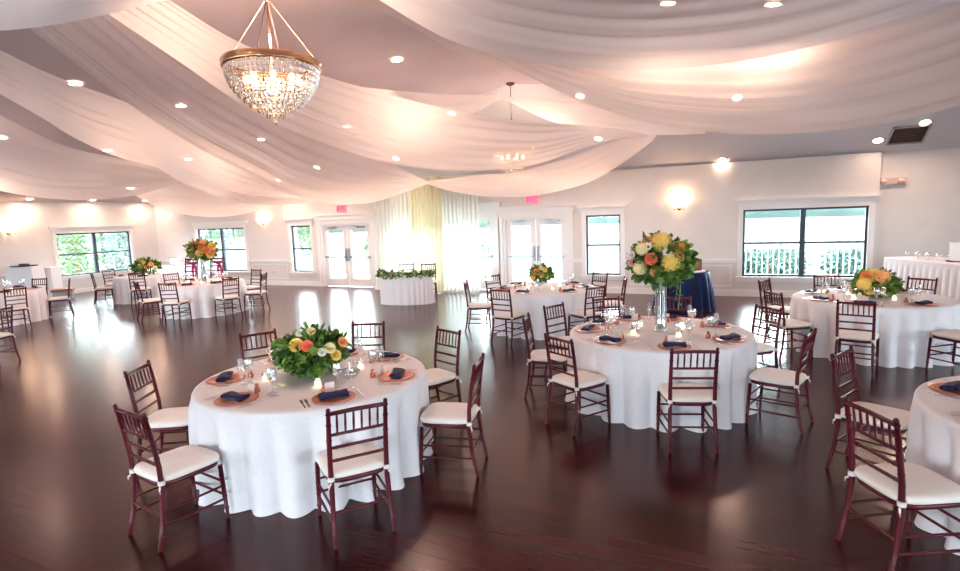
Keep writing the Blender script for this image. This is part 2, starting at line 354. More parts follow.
for i, (yy, dx, rr, hh, mm, lab) in enumerate([(8.2,-3.0,1.4,1.6,'bush','leafy green bush outside the left wall window, leftmost'),(11.2,-6.2,1.6,2.0,'bush2','dark green bush behind the others outside left wall window'),(12.6,-2.9,1.2,1.1,'bush','bright green bush low outside the left wall window'),(16.2,-4.4,1.8,1.9,'bush','green bush outside left wall window, right of centre'),(20.0,-4,1.6,1.6,'bush2','dark green bush at right side of left wall window'),(20.5,-10,2.4,2.6,'bush','tall green tree crown behind the left wall window'),(13,-12,3,3.2,'bush2','large dark tree far outside the left wall window'),(26,-8,2.6,2.9,'bush','leafy tree outside the left wall window, far right')]):
    bush((AL+dx, yy-3.5, -.4), (rr*.9, rr, hh), M[mm], lab)
for i, (x, y, rr, hh, lab) in enumerate([(wins[0][1]-5.3,25,1.9,1.7,'green shrub outside the left back window'),(wins[1][1]-2.4,24,1.3,1.2,'green shrub outside the small window left of the doors'),(-14.5,31,2.5,2.6,'tall leafy tree outside left back window'),(wins[3][1]+1.0,23.0,1.3,.5,'low teal hedge clump behind railing, left in the right window'),(wins[3][1]+4.2,23.2,1.5,.5,'low teal hedge clump behind railing, middle of right window'),(wins[3][1]+7.8,23.0,1.6,.5,'low teal hedge clump behind railing, right in the right window')]):
    bush((x,y,-.4), (rr,rr*.7,hh), M['bush2' if hh < 1 else 'bush'], lab)
M['wood_far'] = noisy(mat('treeline', (.012,.024,.022), .9), (.009,.021,.019), (.02,.034,.028), .25)
mb = MB()
def tl(u, v):
    a = PI*1.15*u-.1; R = 150+6*math.sin(u*60)
    z = -.4+v*(3.2+2.4*abs(math.sin(u*47)+.5*math.sin(u*131))+1.2*rn.random())
    return (R*math.cos(a), R*math.sin(a), z) if v < .6 else ((R+9*(v-.5))*math.cos(a), (R+9*(v-.5))*math.sin(a), z)
mb.grid(tl, 400, 6); o = mb.build('distant_treeline', M['wood_far']); tag(o, 'hazy line of trees far beyond the lawn', 'trees'); o['kind'] = 'stuff'
M['stone'] = noisy(mat('stone', (.45,.43,.48), .9), (.36,.34,.40), (.56,.54,.58), 3)
mb = MB(); p = atz(845, 240, -.4)
def sw(u, v): return (p.x-4+u*10, p.y+math.sin(u*9)*.3+v*.8, -.4+.7*math.sin(PI*v)+.08*math.sin(u*70+v*5))
mb.grid(sw, 60, 8); tag(mb.build('stone_wall', M['stone']), 'low grey stone wall across the lawn outside right window', 'wall')
# ------------------------------------------------------------------ chiavari chair
SH, TOPZ, WF, WB, DP = .435, .915, .20, .185, .20
def rings(mb, p0, p1, ks, r):
    p0, p1 = Vector(p0), Vector(p1); d = (p1-p0).normalized()
    for k in ks: q = p0.lerp(p1, k); mb.tube([q-d*.007, q, q+d*.007], [r*.9, r*1.22, r*.9], 8)
def make_chair(label, grp):
    t = thing('chiavari_chair', label, 'chair', (0,0,0), 0, grp)
    for s in (-1, 1):
        mb = MB(); a, b = (s*(WF+.005), DP+.012, 0), (s*WF, DP-.01, SH-.03)
        mb.tube([a, Vector(a).lerp(Vector(b), .5), b], [.012,.016,.017]); rings(mb, a, b, (.2,.42,.62,.82), .016); mb.build('leg', M['wood'], t)
        mb = MB(); q = [(s*(WB+.012),-DP-.065,0),(s*(WB+.006),-DP-.025,.18),(s*WB,-DP-.004,.38),(s*WB,-DP-.008,.55),(s*WB,-DP-.035,.75),(s*WB,-DP-.062,TOPZ)]
        mb.tube(q, [.013,.016,.018,.017,.016,.014]); mb.ball((s*WB,-DP-.064,TOPZ+.004), .015, 8, 6)
        for i, ks in ((0,(.5,)),(1,(.3,.8)),(3,(.3,.8)),(4,(.4,.85))): rings(mb, q[i], q[i+1], ks, .0165)
        mb.build('leg', M['wood'], t)
    mb = MB(); n = 24
    def outline(u, r, z):
        a = 2*PI*u; c, s_ = math.cos(a), math.sin(a); w = WF+(WB-WF)*(.5-.5*s_)
        e = .42; return (r*(w+.012)*math.copysign(abs(c)**e, c), r*(DP+.012)*math.copysign(abs(s_)**e, s_), z)
    prof = [(0,SH-.032),(.97,SH-.032),(1,SH-.024),(1,SH-.006),(.97,SH),(0,SH)]
    mb.grid(lambda u, v: outline(u, *prof[round(v*5)]), n, 6, True); mb.build('seat_frame', M['wood'], t)
    mb = MB(); prof2 = [(0,SH-.001),(.94,SH-.001),(1.045,SH+.008),(1.065,SH+.026),(1.03,SH+.042),(.9,SH+.050),(.6,SH+.056),(.3,SH+.058),(0,SH+.059)]
    mb.grid(lambda u, v: outline(u, *prof2[round(v*8)]), 32, 9, True); cu = mb.build('seat_cushion', M['cushion'], t)
    for s in (-1, 1):
        mb = MB(); mb.tube([(s*WB,-DP-.004,SH-.006),(s*WB,-DP-.004,SH+.024)], .0225, 10); mb.tube([(s*(WB-.01),-DP-.005,SH-.002),(s*(WB+.02),-DP-.03,SH-.03),(s*(WB+.024),-DP-.03,SH-.055)], [.007,.006,.003], 6); mb.build('cushion_tie', M['cushion'], cu)
    def bar(name, y, z, r=.011, w=WB, bow=0):
        mb = MB(); mb.tube([(-w,y,z),(-w/2,y-bow*.75,z),(0,y-bow,z),(w/2,y-bow*.75,z),(w,y,z)], r); rings(mb, (-w,y,z), (w,y,z), (.12,.88), r); return mb.build(name, M['wood'], t)
    mb = MB(); mb.tube([(-WB,-DP-.060,.893),(0,-DP-.060,.897),(WB,-DP-.060,.893)], .015); mb.build('top_rail', M['wood'], t)
    bar('back_rail', -DP-.035, .745); bar('back_rail', -DP-.022, .655); bar('back_rail', -DP-.012, .565)
    sm = MB(); sm.tube([(0,-DP-.037,.748),(0,-DP-.047,.81),(0,-DP-.059,.892)], [.0065,.0085,.0065], 6)
    sm = sm.mesh('spindle', M['wood'])
    for k in range(6):
        o = bpy.data.objects.new('spindle', sm); COL.objects.link(o); o.parent = t; o.location = (-WB+(k+1)*2*WB/7, 0, 0)
    for z in (.15, .25):
        bar('stretcher', DP+.006-z*.02, z+.03, .009, WF)
        for s in (-1, 1):
            mb = MB(); y0 = -DP-.048+z*.11
            mb.tube([(s*(WB+.006),y0,z),(s*(WF+.003),DP+.004,z)], .009); mb.build('stretcher', M['wood'], t)
    bar('stretcher', -DP-.022, .22, .009, WB+.006)
    # slanted braces under the seat
    return t
TABS = {}
def cloth_mesh(R, h, seed, folds=22, amp=.085, rx=1.0, ry=1.0, flare=-.015):
    rnd = random.Random(seed); ph = [rnd.uniform(0, 6.28) for _ in range(6)]
    def fold(a):
        q = math.sin(folds*.5*a+ph[0]+.55*math.sin(3*a+ph[1])+.3*math.sin(5*a+ph[3]))
        return (2*math.sqrt(q*q+.02)-1.15)*(.8+.25*math.sin(4*a+ph[2]))
    def fold_p(a):   # periodic
        return fold(a)
    folds = int(folds/2)*2
    stat = [(0,0),(.5,0),(.9,0),(.975,0),(.995,-.006),(1.004,-.02),(1.008,-.05)]
    nd = 12
    def fn(u, v):
        a = 2*PI*u; i = round(v*(len(stat)+nd-1))
        if i < len(stat): r, dz = stat[i]; k = 0 if i < 4 else (i-3)*.03; rr = R*r+amp*.3*k*fold_p(a)
        else:
            k = (i-len(stat)+1)/nd; dz = -.05-(h-.053)*k
            rr = R*1.008+flare*k+amp*(k**.45)*fold_p(a)+.012*k*math.sin(a*7+ph[5]+k*3)
            if k > .92: rr += .012
        return (rx*rr*math.cos(a), ry*rr*math.sin(a), h+dz)
    mb = MB(); mb.grid(fn, 320, len(stat)+nd, True)
    return mb
TABLES = [   # key, cam-frame centre, R, phrase
 ('T1', room(-1.481, 4.722), .965, 'the large left foreground table'),
 ('T2', room(1.958, 5.993), .965, 'the centre table with tall bouquet'),
 ('T3', room(5.55, 7.75), .965, 'the table below the right window'),
 ('T4', atz(203, 282, .76), .93, 'the left table with tall bouquet'),
 ('T5', room(1.177, 10.07), .95, 'the table by the right double doors'),
 ('T6', room(3.76, 3.12), .96, 'the table cut off at bottom right'),
 ('T7', atz(149, 274.5, .76), .9, 'the far table beside left wall window'),
 ('T8', room(-11.6, 13.1), .95, 'the table at the left picture edge')]
for i, (k, c, R, ph) in enumerate(TABLES):
    c = Vector((c.x, c.y, 0)); TABS[k] = (c, R, ph)
    o = cloth_mesh(R, .762, 10+i, 22 if i != 1 else 20).build('tablecloth', M['cloth'], None, c)
    tag(o, 'white floor-length round tablecloth draped over ' + ph, 'tablecloth', 'white round tablecloths')
CHAIRS = [ # table, px, py of the top rail centre, where
 ('T1',131,413,'nearest left side'),('T1',140,369,'far left side'),('T1',258,334,'back left side'),('T1',368,324,'back side'),('T1',448,331,'far right side'),('T1',463,362,'near right side'),('T1',352,402,'front side, back to camera'),
 ('T2',569,337,'front left side'),('T2',534,318,'left side'),('T2',554,306,'far left side'),('T2',606,299,'back left side'),('T2',676,298,'back side behind the vase'),('T2',768,308,'far right side'),('T2',804,334,'near right side'),('T2',692,349,'front side, back to camera'),
 ('T3',856,303,'front side'),('T3',773,293,'left side'),('T3',768,281,'far left side'),('T3',833,278,'back side left of flowers'),('T3',910,281,'back side right of flowers'),
 ('T6',871,412,'nearest left side'),('T6',859,356,'far left side'),
 ('T5',470,282,'left side, seen edge-on'),('T5',494,276,'back left side'),('T5',506,289,'front left side'),('T5',590,287,'front right side'),('T5',600,273.5,'back right side'),('T5',624,279,'right side'),
 ('T4',167,283.7,'front left side'),('T4',228.5,278.6,'front right side'),('T4',256,270,'far right side'),('T4',264,274,'near right side'),('T4',142,282,'left side'),('T4',170,274,'back left side'),
 ('T7',101,273,'left side'),('T7',92,270,'outermost left side'),('T7',137,273.5,'front side'),
 ('T8',15,289,'front side'),('T8',39,279,'back side'),('T8',61,280.5,'right side')]
SEATS = {}
GC = 'mahogany chiavari chairs around the banquet tables'
proto = None
def put_chair(p, face, label, grp=GC):
    global proto
    if proto is None: proto = make_chair(label, grp); proto.location = p; proto.rotation_euler = (0,0,face); return proto
    return dup(proto, p, face, label, grp)
for k, px, py, wh in CHAIRS:
    q = atz(px, py, .90); c, R, ph = TABS[k]
    v = Vector((c.x-q.x, c.y-q.y, 0)); d = v.normalized()
    dist = max(v.length-.255, R+.25)          # seat centre to table centre
    dist = min(dist, R+.55)
    o = c - d*dist
    put_chair(o, math.atan2(d.y, d.x)-PI/2, 'dark mahogany chair, ivory cushion, at the '+wh+' of '+ph.replace('the ', '', 1) if len((wh+ph).split()) < 9 else 'mahogany chair at the '+wh+' of '+ph)
    SEATS.setdefault(k, []).append((math.atan2(-d.y, -d.x), wh))
# chairs whose backs are out of frame
c, R, ph = TABS['T3']; d = room(.22, -1).normalized(); o = c+d*(R+.26); put_chair(o, math.atan2(-d.y, -d.x)-PI/2, 'chair with ivory seat cut off by right picture edge at front of window table'); SEATS['T3'].append((math.atan2(d.y, d.x), 'front right side'))
q = atz(1, 309, .9); put_chair(Vector((q.x, q.y, 0))+room(-.24,0), TH+PI/2, 'dark chair leg and back cut off by left picture edge, alone')
# ------------------------------------------------------------------ tableware
def charger_mb():
    mb = MB(); mb.lathe([(0,.004),(.105,.004),(.115,.009),(.155,.014),(.162,.012),(.158,.006),(.11,0),(0,0)], 32); return mb
def napkin_mb():
    mb = MB()
    def fn(u, v):
        x = (u-.5); a = 2*PI*v; w = .105; t = .040+.004*math.sin(u*9)
        return (x*.21+.004*math.sin(a*2), math.cos(a)*w*.5, .022+math.copysign(abs(math.sin(a))**.6, math.sin(a))*t*.42+.006*math.sin(u*7+1)*math.cos(a))
    mb.grid(fn, 14, 17)
    mb.box((-.104,0,.022), (.003,.08,.02)); mb.box((.104,0,.022), (.003,.08,.02)); mb.box((.01,0,.037), (.15,.035,.008)); return mb
def goblet_mb(h=.20, rb=.040):
    mb = MB(); mb.lathe([(.034,0),(.034,.003),(.008,.008),(.0045,.02),(.0045,h*.45),(.012,h*.48),(rb*.85,h*.58),(rb,h*.74),(rb*.92,h*.9),(rb*.82,h)], 16)
    mb.lathe([(0,h*.49),(rb*.8,h*.58),(rb*.93,h*.72),(0,h*.72)], 16); return mb
def flute_mb(): 
    mb = MB(); mb.lathe([(.030,0),(.030,.003),(.006,.008),(.004,.02),(.004,.08),(.012,.095),(.024,.13),(.026,.17),(.022,.225)], 14); return mb
def favor_mb():
    mb = MB(); mb.lathe([(0,0),(.022,0),(.025,.02),(.020,.036),(.011,.046),(.013,.058),(.016,.066),(.010,.07),(0,.07)], 14); return mb
def votive_mb():
    mb = MB(); mb.lathe([(0,.002),(.028,.002),(.034,.03),(.037,.07),(.034,.07),(.031,.03),(0,.008)], 16); return mb
def knife_mb():
    mb = MB(); mb.box((0,-.06,.004), (.012,.10,.006)); mb.box((0,.05,.004), (.016,.13,.003)); return mb
def fork_mb():
    mb = MB(); mb.box((0,-.05,.004), (.009,.13,.004)); mb.box((0,.028,.005), (.020,.03,.003))
    for x in (-.008,-.0027,.0027,.008): mb.box((x,.062,.006), (.003,.045,.003))
    return mb
def saucer_mb():
    mb = MB(); mb.lathe([(0,.003),(.045,.003),(.075,.014),(.077,.012),(.045,0),(0,0)], 24); return mb
def bowl_mb():
    mb = MB(); mb.lathe([(0,0),(.04,0),(.045,.006),(.07,.03),(.085,.07),(.083,.07),(.065,.03),(0,.01)], 20); return mb
PM = {n: f().mesh(n, m) for n, f, m in (('charger_plate', charger_mb, M['copper']), ('napkin', napkin_mb, M['navy']), ('water_goblet', goblet_mb, M['glass']), ('champagne_flute', flute_mb, M['glass']),
     ('favor_jar', favor_mb, M['copper']), ('candle_holder', votive_mb, M['vase']), ('table_knife', knife_mb, M['silver']), ('fork', fork_mb, M['silver']), ('side_plate', saucer_mb, M['white']), ('glass_bowl', bowl_mb, M['vase']))}
mb = MB(); mb.lathe([(0,0),(.024,0),(.024,.03),(.004,.032),(0,.045)], 12); PM['candle'] = mb.mesh('candle', M['candle'])
mb = MB(); mb.box((0,0,.045), (.075,.003,.09)); PM['menu_card'] = mb.mesh('menu_card', M['card'])
def item(n, p, rz, label, cat, group):
    o = bpy.data.objects.new(n, PM[n]); COL.objects.link(o); o.location = p; o.rotation_euler = (0,0,rz); return tag(o, label, cat, group)
TZ = .7625
def setting(k, ang, wh, rich, rnd):
    c, R, ph = TABS[k]; ph = ph.replace('the ', '', 1); wh = wh.split(',')[0].replace(' side', '').replace(' of flowers', '').replace(' behind the vase', '')
    rz = ang+PI/2
    def P(r, t=0, z=TZ): return Vector((c.x+r*math.cos(ang)-t*math.sin(ang), c.y+r*math.sin(ang)+t*math.cos(ang), z))
    L_ = lambda s: s+' at '+wh+' seat of '+ph
    r0 = R-.21
    item('charger_plate', P(r0), 0, L_('round copper charger plate'), 'plate', 'copper chargers')
    item('napkin', P(r0+.01, 0, TZ+.010), rz+rnd.uniform(-.25,.25), L_('folded navy napkin'), 'napkin', 'navy napkins')
    item('water_goblet', P(r0-.24, .10+rnd.uniform(-.02,.02)), 0, L_('clear stemmed goblet'), 'glass', 'goblets')
    item('champagne_flute', P(r0-.20, .19), 0, L_('slim clear flute'), 'glass', 'flutes')
    item('favor_jar', P(r0-.20, -.03), 0, L_('small copper favour jar'), 'jar', 'copper favour jars')
    if rich:
        item('menu_card', P(r0-.13, .0, TZ+.002), rz, L_('small blush card'), 'card', 'place cards')
        item('table_knife', P(r0+.01, .205), rz, L_('silver knife'), 'knife', 'knives')
        item('fork', P(r0+.01, -.20), rz, L_('silver fork outer'), 'fork', 'forks')
        item('fork', P(r0+.01, -.232), rz, L_('silver fork second'), 'fork', 'forks')
rnd = random.Random(5)
SEATS['T6'].append((SEATS['T6'][0][0]+.1, 'x')); SEATS['T6'].pop()
for k, ss in SEATS.items():
    for ang, wh in ss: setting(k, ang, wh, k in ('T1','T2','T3','T6'), rnd)
POS = ['front','right','back','left','front right','back left']
for k, n in (('T1',4),('T2',6),('T3',4),('T5',4),('T4',4),('T7',2),('T8',2)):
    c, R, ph = TABS[k]
    for j in range(n):
        a = TH-PI/2+(j*PI/2 if j < 4 else (j-3.5)*PI+.0); r = .33 if k != 'T1' else .40
        a += .35
        p = Vector((c.x+r*math.cos(a), c.y+r*math.sin(a), TZ))
        o = item('candle_holder', p, 0, 'glass votive at the '+POS[j]+' of centrepiece on '+ph, 'candle holder', 'votive holders')
        q = item('candle', p+Vector((0,0,.010)), 0, 'glowing candle in the '+POS[j]+' votive on '+ph, 'candle', 'votive candles')
c, R, ph = TABS['T1']
for px, py, n, lab, cat in ((283,386,'side_plate','white side plate of butter left of the low bouquet','plate'),(351,378,'glass_bowl','clear glass bowl right of the foreground bouquet','bowl'),(398,361,'side_plate','small white plate near right rim of foreground table','plate')):
    p = atz(px, py, TZ); item(n, p, 0, lab, cat, None)
mb = MB(); mb.box((0,0,.012), (.06,.035,.022)); p = atz(283, 386, TZ+.004); tag(mb.build('butter', M['f_cream'], None, p), 'pale yellow butter on the white side plate, foreground table', 'butter')
# ------------------------------------------------------------------ flowers
def rose_mesh(m, seed):
    rnd = random.Random(seed); mb = MB()
    for ring, (n, r, h, tilt) in enumerate([(3,.18,.9,.05),(4,.42,.85,.25),(5,.68,.7,.5),(6,.95,.5,.85)]):
        for i in range(n):
            a0 = 2*PI*(i+.4*ring)/n+rnd.uniform(-.1,.1); w = 2*PI/n*.72
            def fn(u, v):
                a = a0+(u-.5)*w*2*(1-.25*v**3); rr = r*(.35+.65*math.sin(v*PI/2))*(1+tilt*.25*v*v); z = -.35+h*v*(1-.25*tilt*v)-.12*(2*u-1)**2*v
                return (rr*math.cos(a), rr*math.sin(a), z)
            mb.grid(fn, 6, 5)
    mb.ball((0,0,.2), .2, 8, 5); return mb.mesh('rose', m)
def hyd_mesh(m, seed):
    rnd = random.Random(seed); mb = MB(); mb.ball((0,0,0), .82, 14, 10)
    for i in range(90):
        z = 1-2*(i+.5)/90; a = i*2.39996; s = math.sqrt(1-z*z); d = Vector((s*math.cos(a), s*math.sin(a), z)); t = d.orthogonal().normalized(); b = d.cross(t); q = rnd.uniform(0, 1.5)
        t, b = t*math.cos(q)+b*math.sin(q), b*math.cos(q)-t*math.sin(q); p = d*rnd.uniform(.86,.98); l = .2
        for e in (t, b, -t, -b): f = d.cross(e); mb.add([p, p+e*l*.6+f*l*.4+d*.06, p+e*l+d*.09, p+e*l*.6-f*l*.4+d*.06], [(0,1,2,3)], True)
    return mb.mesh('hydrangea', m)
def anem_mesh(m):
    mb = MB()
    for i in range(7):
        a0 = 2*PI*i/7
        mb.grid(lambda u, v: ((v*math.cos(a0+(u-.5)*1.1*(1-.4*v))), v*math.sin(a0+(u-.5)*1.1*(1-.4*v)), .05+.3*v*v), 5, 4)
    return mb.mesh('anemone', m)
FM = {}
def flower(kind, colr):
    key = (kind, colr)
    if key not in FM: FM[key] = {'rose': lambda: rose_mesh(M['f_'+colr], 4), 'hydrangea': lambda: hyd_mesh(M['f_'+colr], 2), 'anemone': lambda: anem_mesh(M['f_'+colr])}[kind]()
    return FM[key]
eye = MB().ball((0,0,.08), .3, 10, 6, (1,1,.6)).mesh('flower_eye', M['f_plum'])
def flower_mesh_only(kind, colr): return flower(kind, colr)
def leaves(n, rad, c, leaf, seed, m, name, droop=0):
    rnd = random.Random(seed); mb = MB()
    for i in range(n):
        d = Vector((rnd.gauss(0,1), rnd.gauss(0,1), rnd.gauss(0,.8))).normalized(); p = Vector((d.x*rad[0], d.y*rad[1], d.z*rad[2]))*rnd.uniform(.45,.95)+Vector(c)
        t = (d+Vector((rnd.gauss(0,.5), rnd.gauss(0,.5), rnd.gauss(0,.5)-droop))).normalized(); s = t.cross(Vector((rnd.gauss(0,1), rnd.gauss(0,1), rnd.gauss(0,1)+.2))).normalized(); l = leaf*rnd.uniform(.6,1.35); nn = t.cross(s)*l*.12; w = rnd.choice((.22,.3,.38))
        mb.add([p, p+t*l*.35+s*l*w, p+t*l*.75+s*l*w*.7-nn, p+t*l, p+t*l*.75-s*l*w*.7-nn, p+t*l*.35-s*l*w, p+t*l*.5+nn], [(0,1,6,5),(1,2,6),(2,3,4,6),(4,5,6)], True)
    return mb
def bouquet(label, cpx, cpy, Yc, rad, base, flw, nl, leaf, seed, vase, droop=.1, grp=None, ftop=0):
    """flw: (px,py,r_px,kind,colour). rad in metres. base = table centre point."""
    t = thing('flower_arrangement', label, 'flowers', base, 0, grp); C = atY(cpx, cpy, Yc); off = C-base
    leaves(nl, rad, off, leaf, seed, M['leaf'], 'f', droop).build('foliage', M['leaf'], t)
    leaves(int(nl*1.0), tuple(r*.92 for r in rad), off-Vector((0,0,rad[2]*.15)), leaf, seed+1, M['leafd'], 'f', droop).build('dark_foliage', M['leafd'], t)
    R_ = max(rad[0], rad[1])
    for px, py, rp, kind, colr in flw:
        q = atY(px, py, Yc)-C; rr = (q.x/rad[0])**2+(q.y/rad[1])**2+(q.z/rad[2])**2; back = math.sqrt(max(.12, 1-min(rr, .95)))*R_*.95
        p = C + q; vd = (CAM-p).normalized(); p = p+vd*back; sc = rp*(Yc-back)/FPX
        o = bpy.data.objects.new(kind, flower(kind, colr)); COL.objects.link(o); o.parent = t; o.location = p-base
        nrm = ((p-C).normalized()*.7+vd*.5+Vector((0,0,.25))).normalized(); o.rotation_mode = 'QUATERNION'; o.rotation_quaternion = nrm.to_track_quat('Z', 'Y'); o.scale = (sc, sc, sc)
        if kind == 'anemone': e_ = bpy.data.objects.new('flower_eye', eye); COL.objects.link(e_); e_.parent = o
    # also a few on the far side so it stays full from elsewhere
    for j in range(max(2, len(flw)//3)):
        px, py, rp, kind, colr = flw[j]; a = seed+j*2.1; d = room(math.cos(a)*.6, .8).normalized()
        p = off+Vector((d.x*rad[0]*.9, d.y*rad[1]*.9, rad[2]*.3*math.sin(a*3))); sc = rp*Yc/FPX
        o = bpy.data.objects.new(kind, flower(kind, colr)); COL.objects.link(o); o.parent = t; o.location = p; o.rotation_mode = 'QUATERNION'; o.rotation_quaternion = d.to_track_quat('Z','Y'); o.scale = (sc,sc,sc)
    zt = off.z-rad[2]*.5
    if vase == 'tall':
        mb = MB(); mb.lathe([(0,.004),(.075,.004),(.066,.02),(.060,.2),(.060,zt*.6),(.068,zt*.9),(.08,zt+.04),(.077,zt+.04),(.057,zt*.6),(.057,.2),(.062,.025),(0,.02)], 24, (off.x,off.y,0)); mb.build('vase', M['vase'], t)
        for j in range(5):
            a = j*1.25; MB().tube([(off.x+.03*math.cos(a),off.y+.03*math.sin(a),.03),(off.x-.015*math.cos(a),off.y-.015*math.sin(a),zt*.5),(off.x+.04*math.cos(a),off.y+.04*math.sin(a),zt+.08)], .005, 5).build('stem', M['stem'], t)
        for j, (dx, ln) in enumerate(((.16,.42),(.13,.30),(-.06,.25))):
            d = room(dx, -.12); mb = MB(); x, y = off.x+d.x, off.y+d.y
            mb.tube([(x,y,zt+.1),(x+.01,y,zt-ln*.5),(x-.01,y,zt-ln)], .005, 5)
            for q in range(9):
                z = zt-ln*q/9+.03; a = q*2.2; s = .03; mb.add([(x,y,z),(x+s*math.cos(a),y+s*math.sin(a),z-.01),(x+2*s*math.cos(a+.2),y+2*s*math.sin(a+.2),z-.03),(x+s*math.cos(a+.6),y+s*math.sin(a+.6),z-.02)], [(0,1,2,3)])
            mb.build('trailing_vine', M['leaf'], t)
    else:
        mb = MB(); mb.lathe([(0,.003),(.06,.003),(.02,.02),(.018,.05),(.05,.07),(.075,.11),(.08,.15),(.076,.15),(.045,.075),(0,.06)], 24, (off.x,off.y,0)); mb.build('vase', M['vase'], t)
    return t
def tb(k, dz=TZ): c = TABS[k][0]; return Vector((c.x, c.y, dz))
def camY(v): return v.x*-ST+v.y*CT
Y1, Y2, Y3, Y4, Y5, Y7 = (camY(TABS[k][0]) for k in ('T1','T2','T3','T4','T5','T7'))
bouquet('low leafy bouquet with coral, yellow roses on large left foreground table', 312, 349, Y1-.02, (.31,.31,.19), tb('T1'),
  [(307,346,5.5,'rose','coral'),(296,345,6.5,'rose','yellow'),(330,348,5,'rose','cream'),(343,342,5,'rose','peach'),(311,331,4,'rose','cream'),(336,355,5,'rose','yellow'),(322,352,4,'rose','white'),(293,358,4.5,'rose','peach'),(300,333,4,'rose','white'),(318,366,4,'rose','cream')], 420, .085, 11, 'low', .15)
bouquet('tall glass vase bouquet of hydrangeas and roses on centre table', 661, 259, Y2, (.34,.34,.25), tb('T2'),
  [(661,242,10,'hydrangea','yellow'),(670,262,10,'hydrangea','yellow'),(642,249,6.5,'hydrangea','cream'),(640,268,7,'hydrangea','cream'),(651,259,5.5,'rose','coral'),(679,247,6,'rose','orange'),(679,257,5,'rose','peach'),(648,240,4.5,'rose','pink'),(648,247,4.5,'anemone','white'),(667,253,4.5,'anemone','white'),(632,262,4.5,'rose','blush'),(631,255,4,'rose','white'),(690,262,3.5,'rose','cream'),(655,272,4.5,'rose','peach')], 620, .10, 21, 'tall', .2)
bouquet('low yellow and green bouquet on the table below right window', 876, 283, Y3, (.29,.29,.17), tb('T3'),
  [(882,277,7.5,'hydrangea','peach'),(864,284,6.5,'hydrangea','yellow'),(873,275,6.5,'rose','yellow'),(866,276,5,'rose','orange'),(880,288,5,'rose','yellow'),(890,283,4.5,'rose','cream'),(870,290,4.5,'rose','yellow'),(887,276,4.5,'rose','yellow')], 320, .085, 31, 'low', .1)
bouquet('tall bouquet of orange and yellow flowers on left table', 202, 249, Y4, (.34,.34,.24), tb('T4'),
  [(193,249,3.5,'rose','orange'),(199,253,3.9,'hydrangea','yellow'),(207,250,3.9,'rose','orange'),(212,246,3.5,'rose','yellow'),(195,244,3.1,'rose','coral'),(203,242,3.5,'hydrangea','peach'),(210,254,3.5,'rose','yellow'),(192,256,3.1,'rose','peach'),(213,251,2.7,'rose','pink'),(201,247,2.7,'rose','coral')], 360, .10, 41, 'tall', .2)
bouquet('small low yellow and green bouquet on table by right doors', 541, 273, Y5, (.20,.20,.16), tb('T5'),
  [(536,272,3.1,'rose','orange'),(541,275,2.7,'rose','yellow'),(533,277,2.7,'rose','yellow'),(545,270,2.3,'rose','yellow'),(541,268,2.3,'rose','cream'),(547,277,2.3,'rose','yellow')], 240, .08, 51, 'low', .1)
bouquet('low greenery with peach blooms on far left table', 146, 266, Y7, (.38,.38,.20), tb('T7'),
  [(147,267,2.2,'rose','orange'),(140,266,2.2,'rose','yellow'),(151,264,2.0,'rose','peach'),(155,268,2.0,'rose','cream'),(143,262,2.0,'rose','yellow')], 260, .12, 61, 'low', .1)
# plant cut off at left edge
# ------------------------------------------------------------------ head table, garland, curtains
hc = atz(406, 273.5, .76); hc.z = 0
o = cloth_mesh(1.0, .762, 77, 26, .05, .68, .36).build('tablecloth', M['cloth'], None, hc); o.rotation_euler = (0,0,TH*.6)
tag(o, 'white gathered cloth over the sweetheart table before the curtains', 'tablecloth')
g = thing('greenery_garland', 'leafy green garland along the edge of sweetheart table', 'garland', (hc.x,hc.y,.77), TH*.6)
mb = MB(); md = MB(); rg = random.Random(9)
for i in range(420):
    a = PI+PI*rg.random()*1.0; rr = 1.0+rg.gauss(0,.03); p = Vector((0.68*rr*math.cos(a), .36*rr*math.sin(a), .01+rg.gauss(0,.035)))
    t = Vector((rg.gauss(0,1), rg.gauss(0,1)-.3, rg.gauss(0,.8)-.1)).normalized(); s = t.cross(Vector((rg.gauss(0,1),rg.gauss(0,1),rg.gauss(0,1)))).normalized(); l = rg.uniform(.07,.14)
    (mb if i % 3 else md).add([p, p+t*l*.5+s*l*.25, p+t*l, p+t*l*.5-s*l*.25], [(0,1,2,3)])
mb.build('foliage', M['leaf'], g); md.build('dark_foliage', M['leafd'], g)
for i in range(7):
    a = PI+.3+i*.42; o = bpy.data.objects.new('rose', flower('rose', ('white','cream','blush')[i % 3])); COL.objects.link(o); o.parent = g; o.location = (.70*math.cos(a), .38*math.sin(a), .03); o.scale = (.05,.05,.05); o.rotation_euler = (1.2,0,0)
for px, wh in ((406,'left'),(428,'right')):
    q = atz(px, 264.5, .9); put_chair(Vector((q.x,q.y,0))+room(0,-.15), TH+PI, wh+' of two mahogany chairs behind the sweetheart table', 'chairs behind the sweetheart table')
def curtain(name, px0, px1, b, z1, m, label, seed, folds, z0=.03):
    x0, x1 = atb(px0, 250, b).x, atb(px1, 250, b).x; r_ = random.Random(seed); p = [r_.uniform(0,6) for _ in range(4)]
    def fn(u, v):
        z = z0+(z1-z0)*v
        y = .07*math.sin(u*folds*2*PI+p[0]+.8*math.sin(u*9+p[1]))*(1-.25*v)+.03*math.sin(u*folds*4.3*PI+p[2]+v)+.02*math.sin(v*3+u*5)
        if v < .04: y -= .12*(1-v/.04)
        return (x0+(x1-x0)*u+.02*math.sin(u*folds*2*PI)*(1-v), b+y, z)
    mb = MB(); mb.grid(fn, 180, 26); o = mb.build(name, m); tag(o, label, 'curtain'); return o
curtain('sheer_curtain', 375, 414, 13.95, 3.25, M['curtain'], 'left sheer white floor-length curtain behind the sweetheart table', 1, 9)
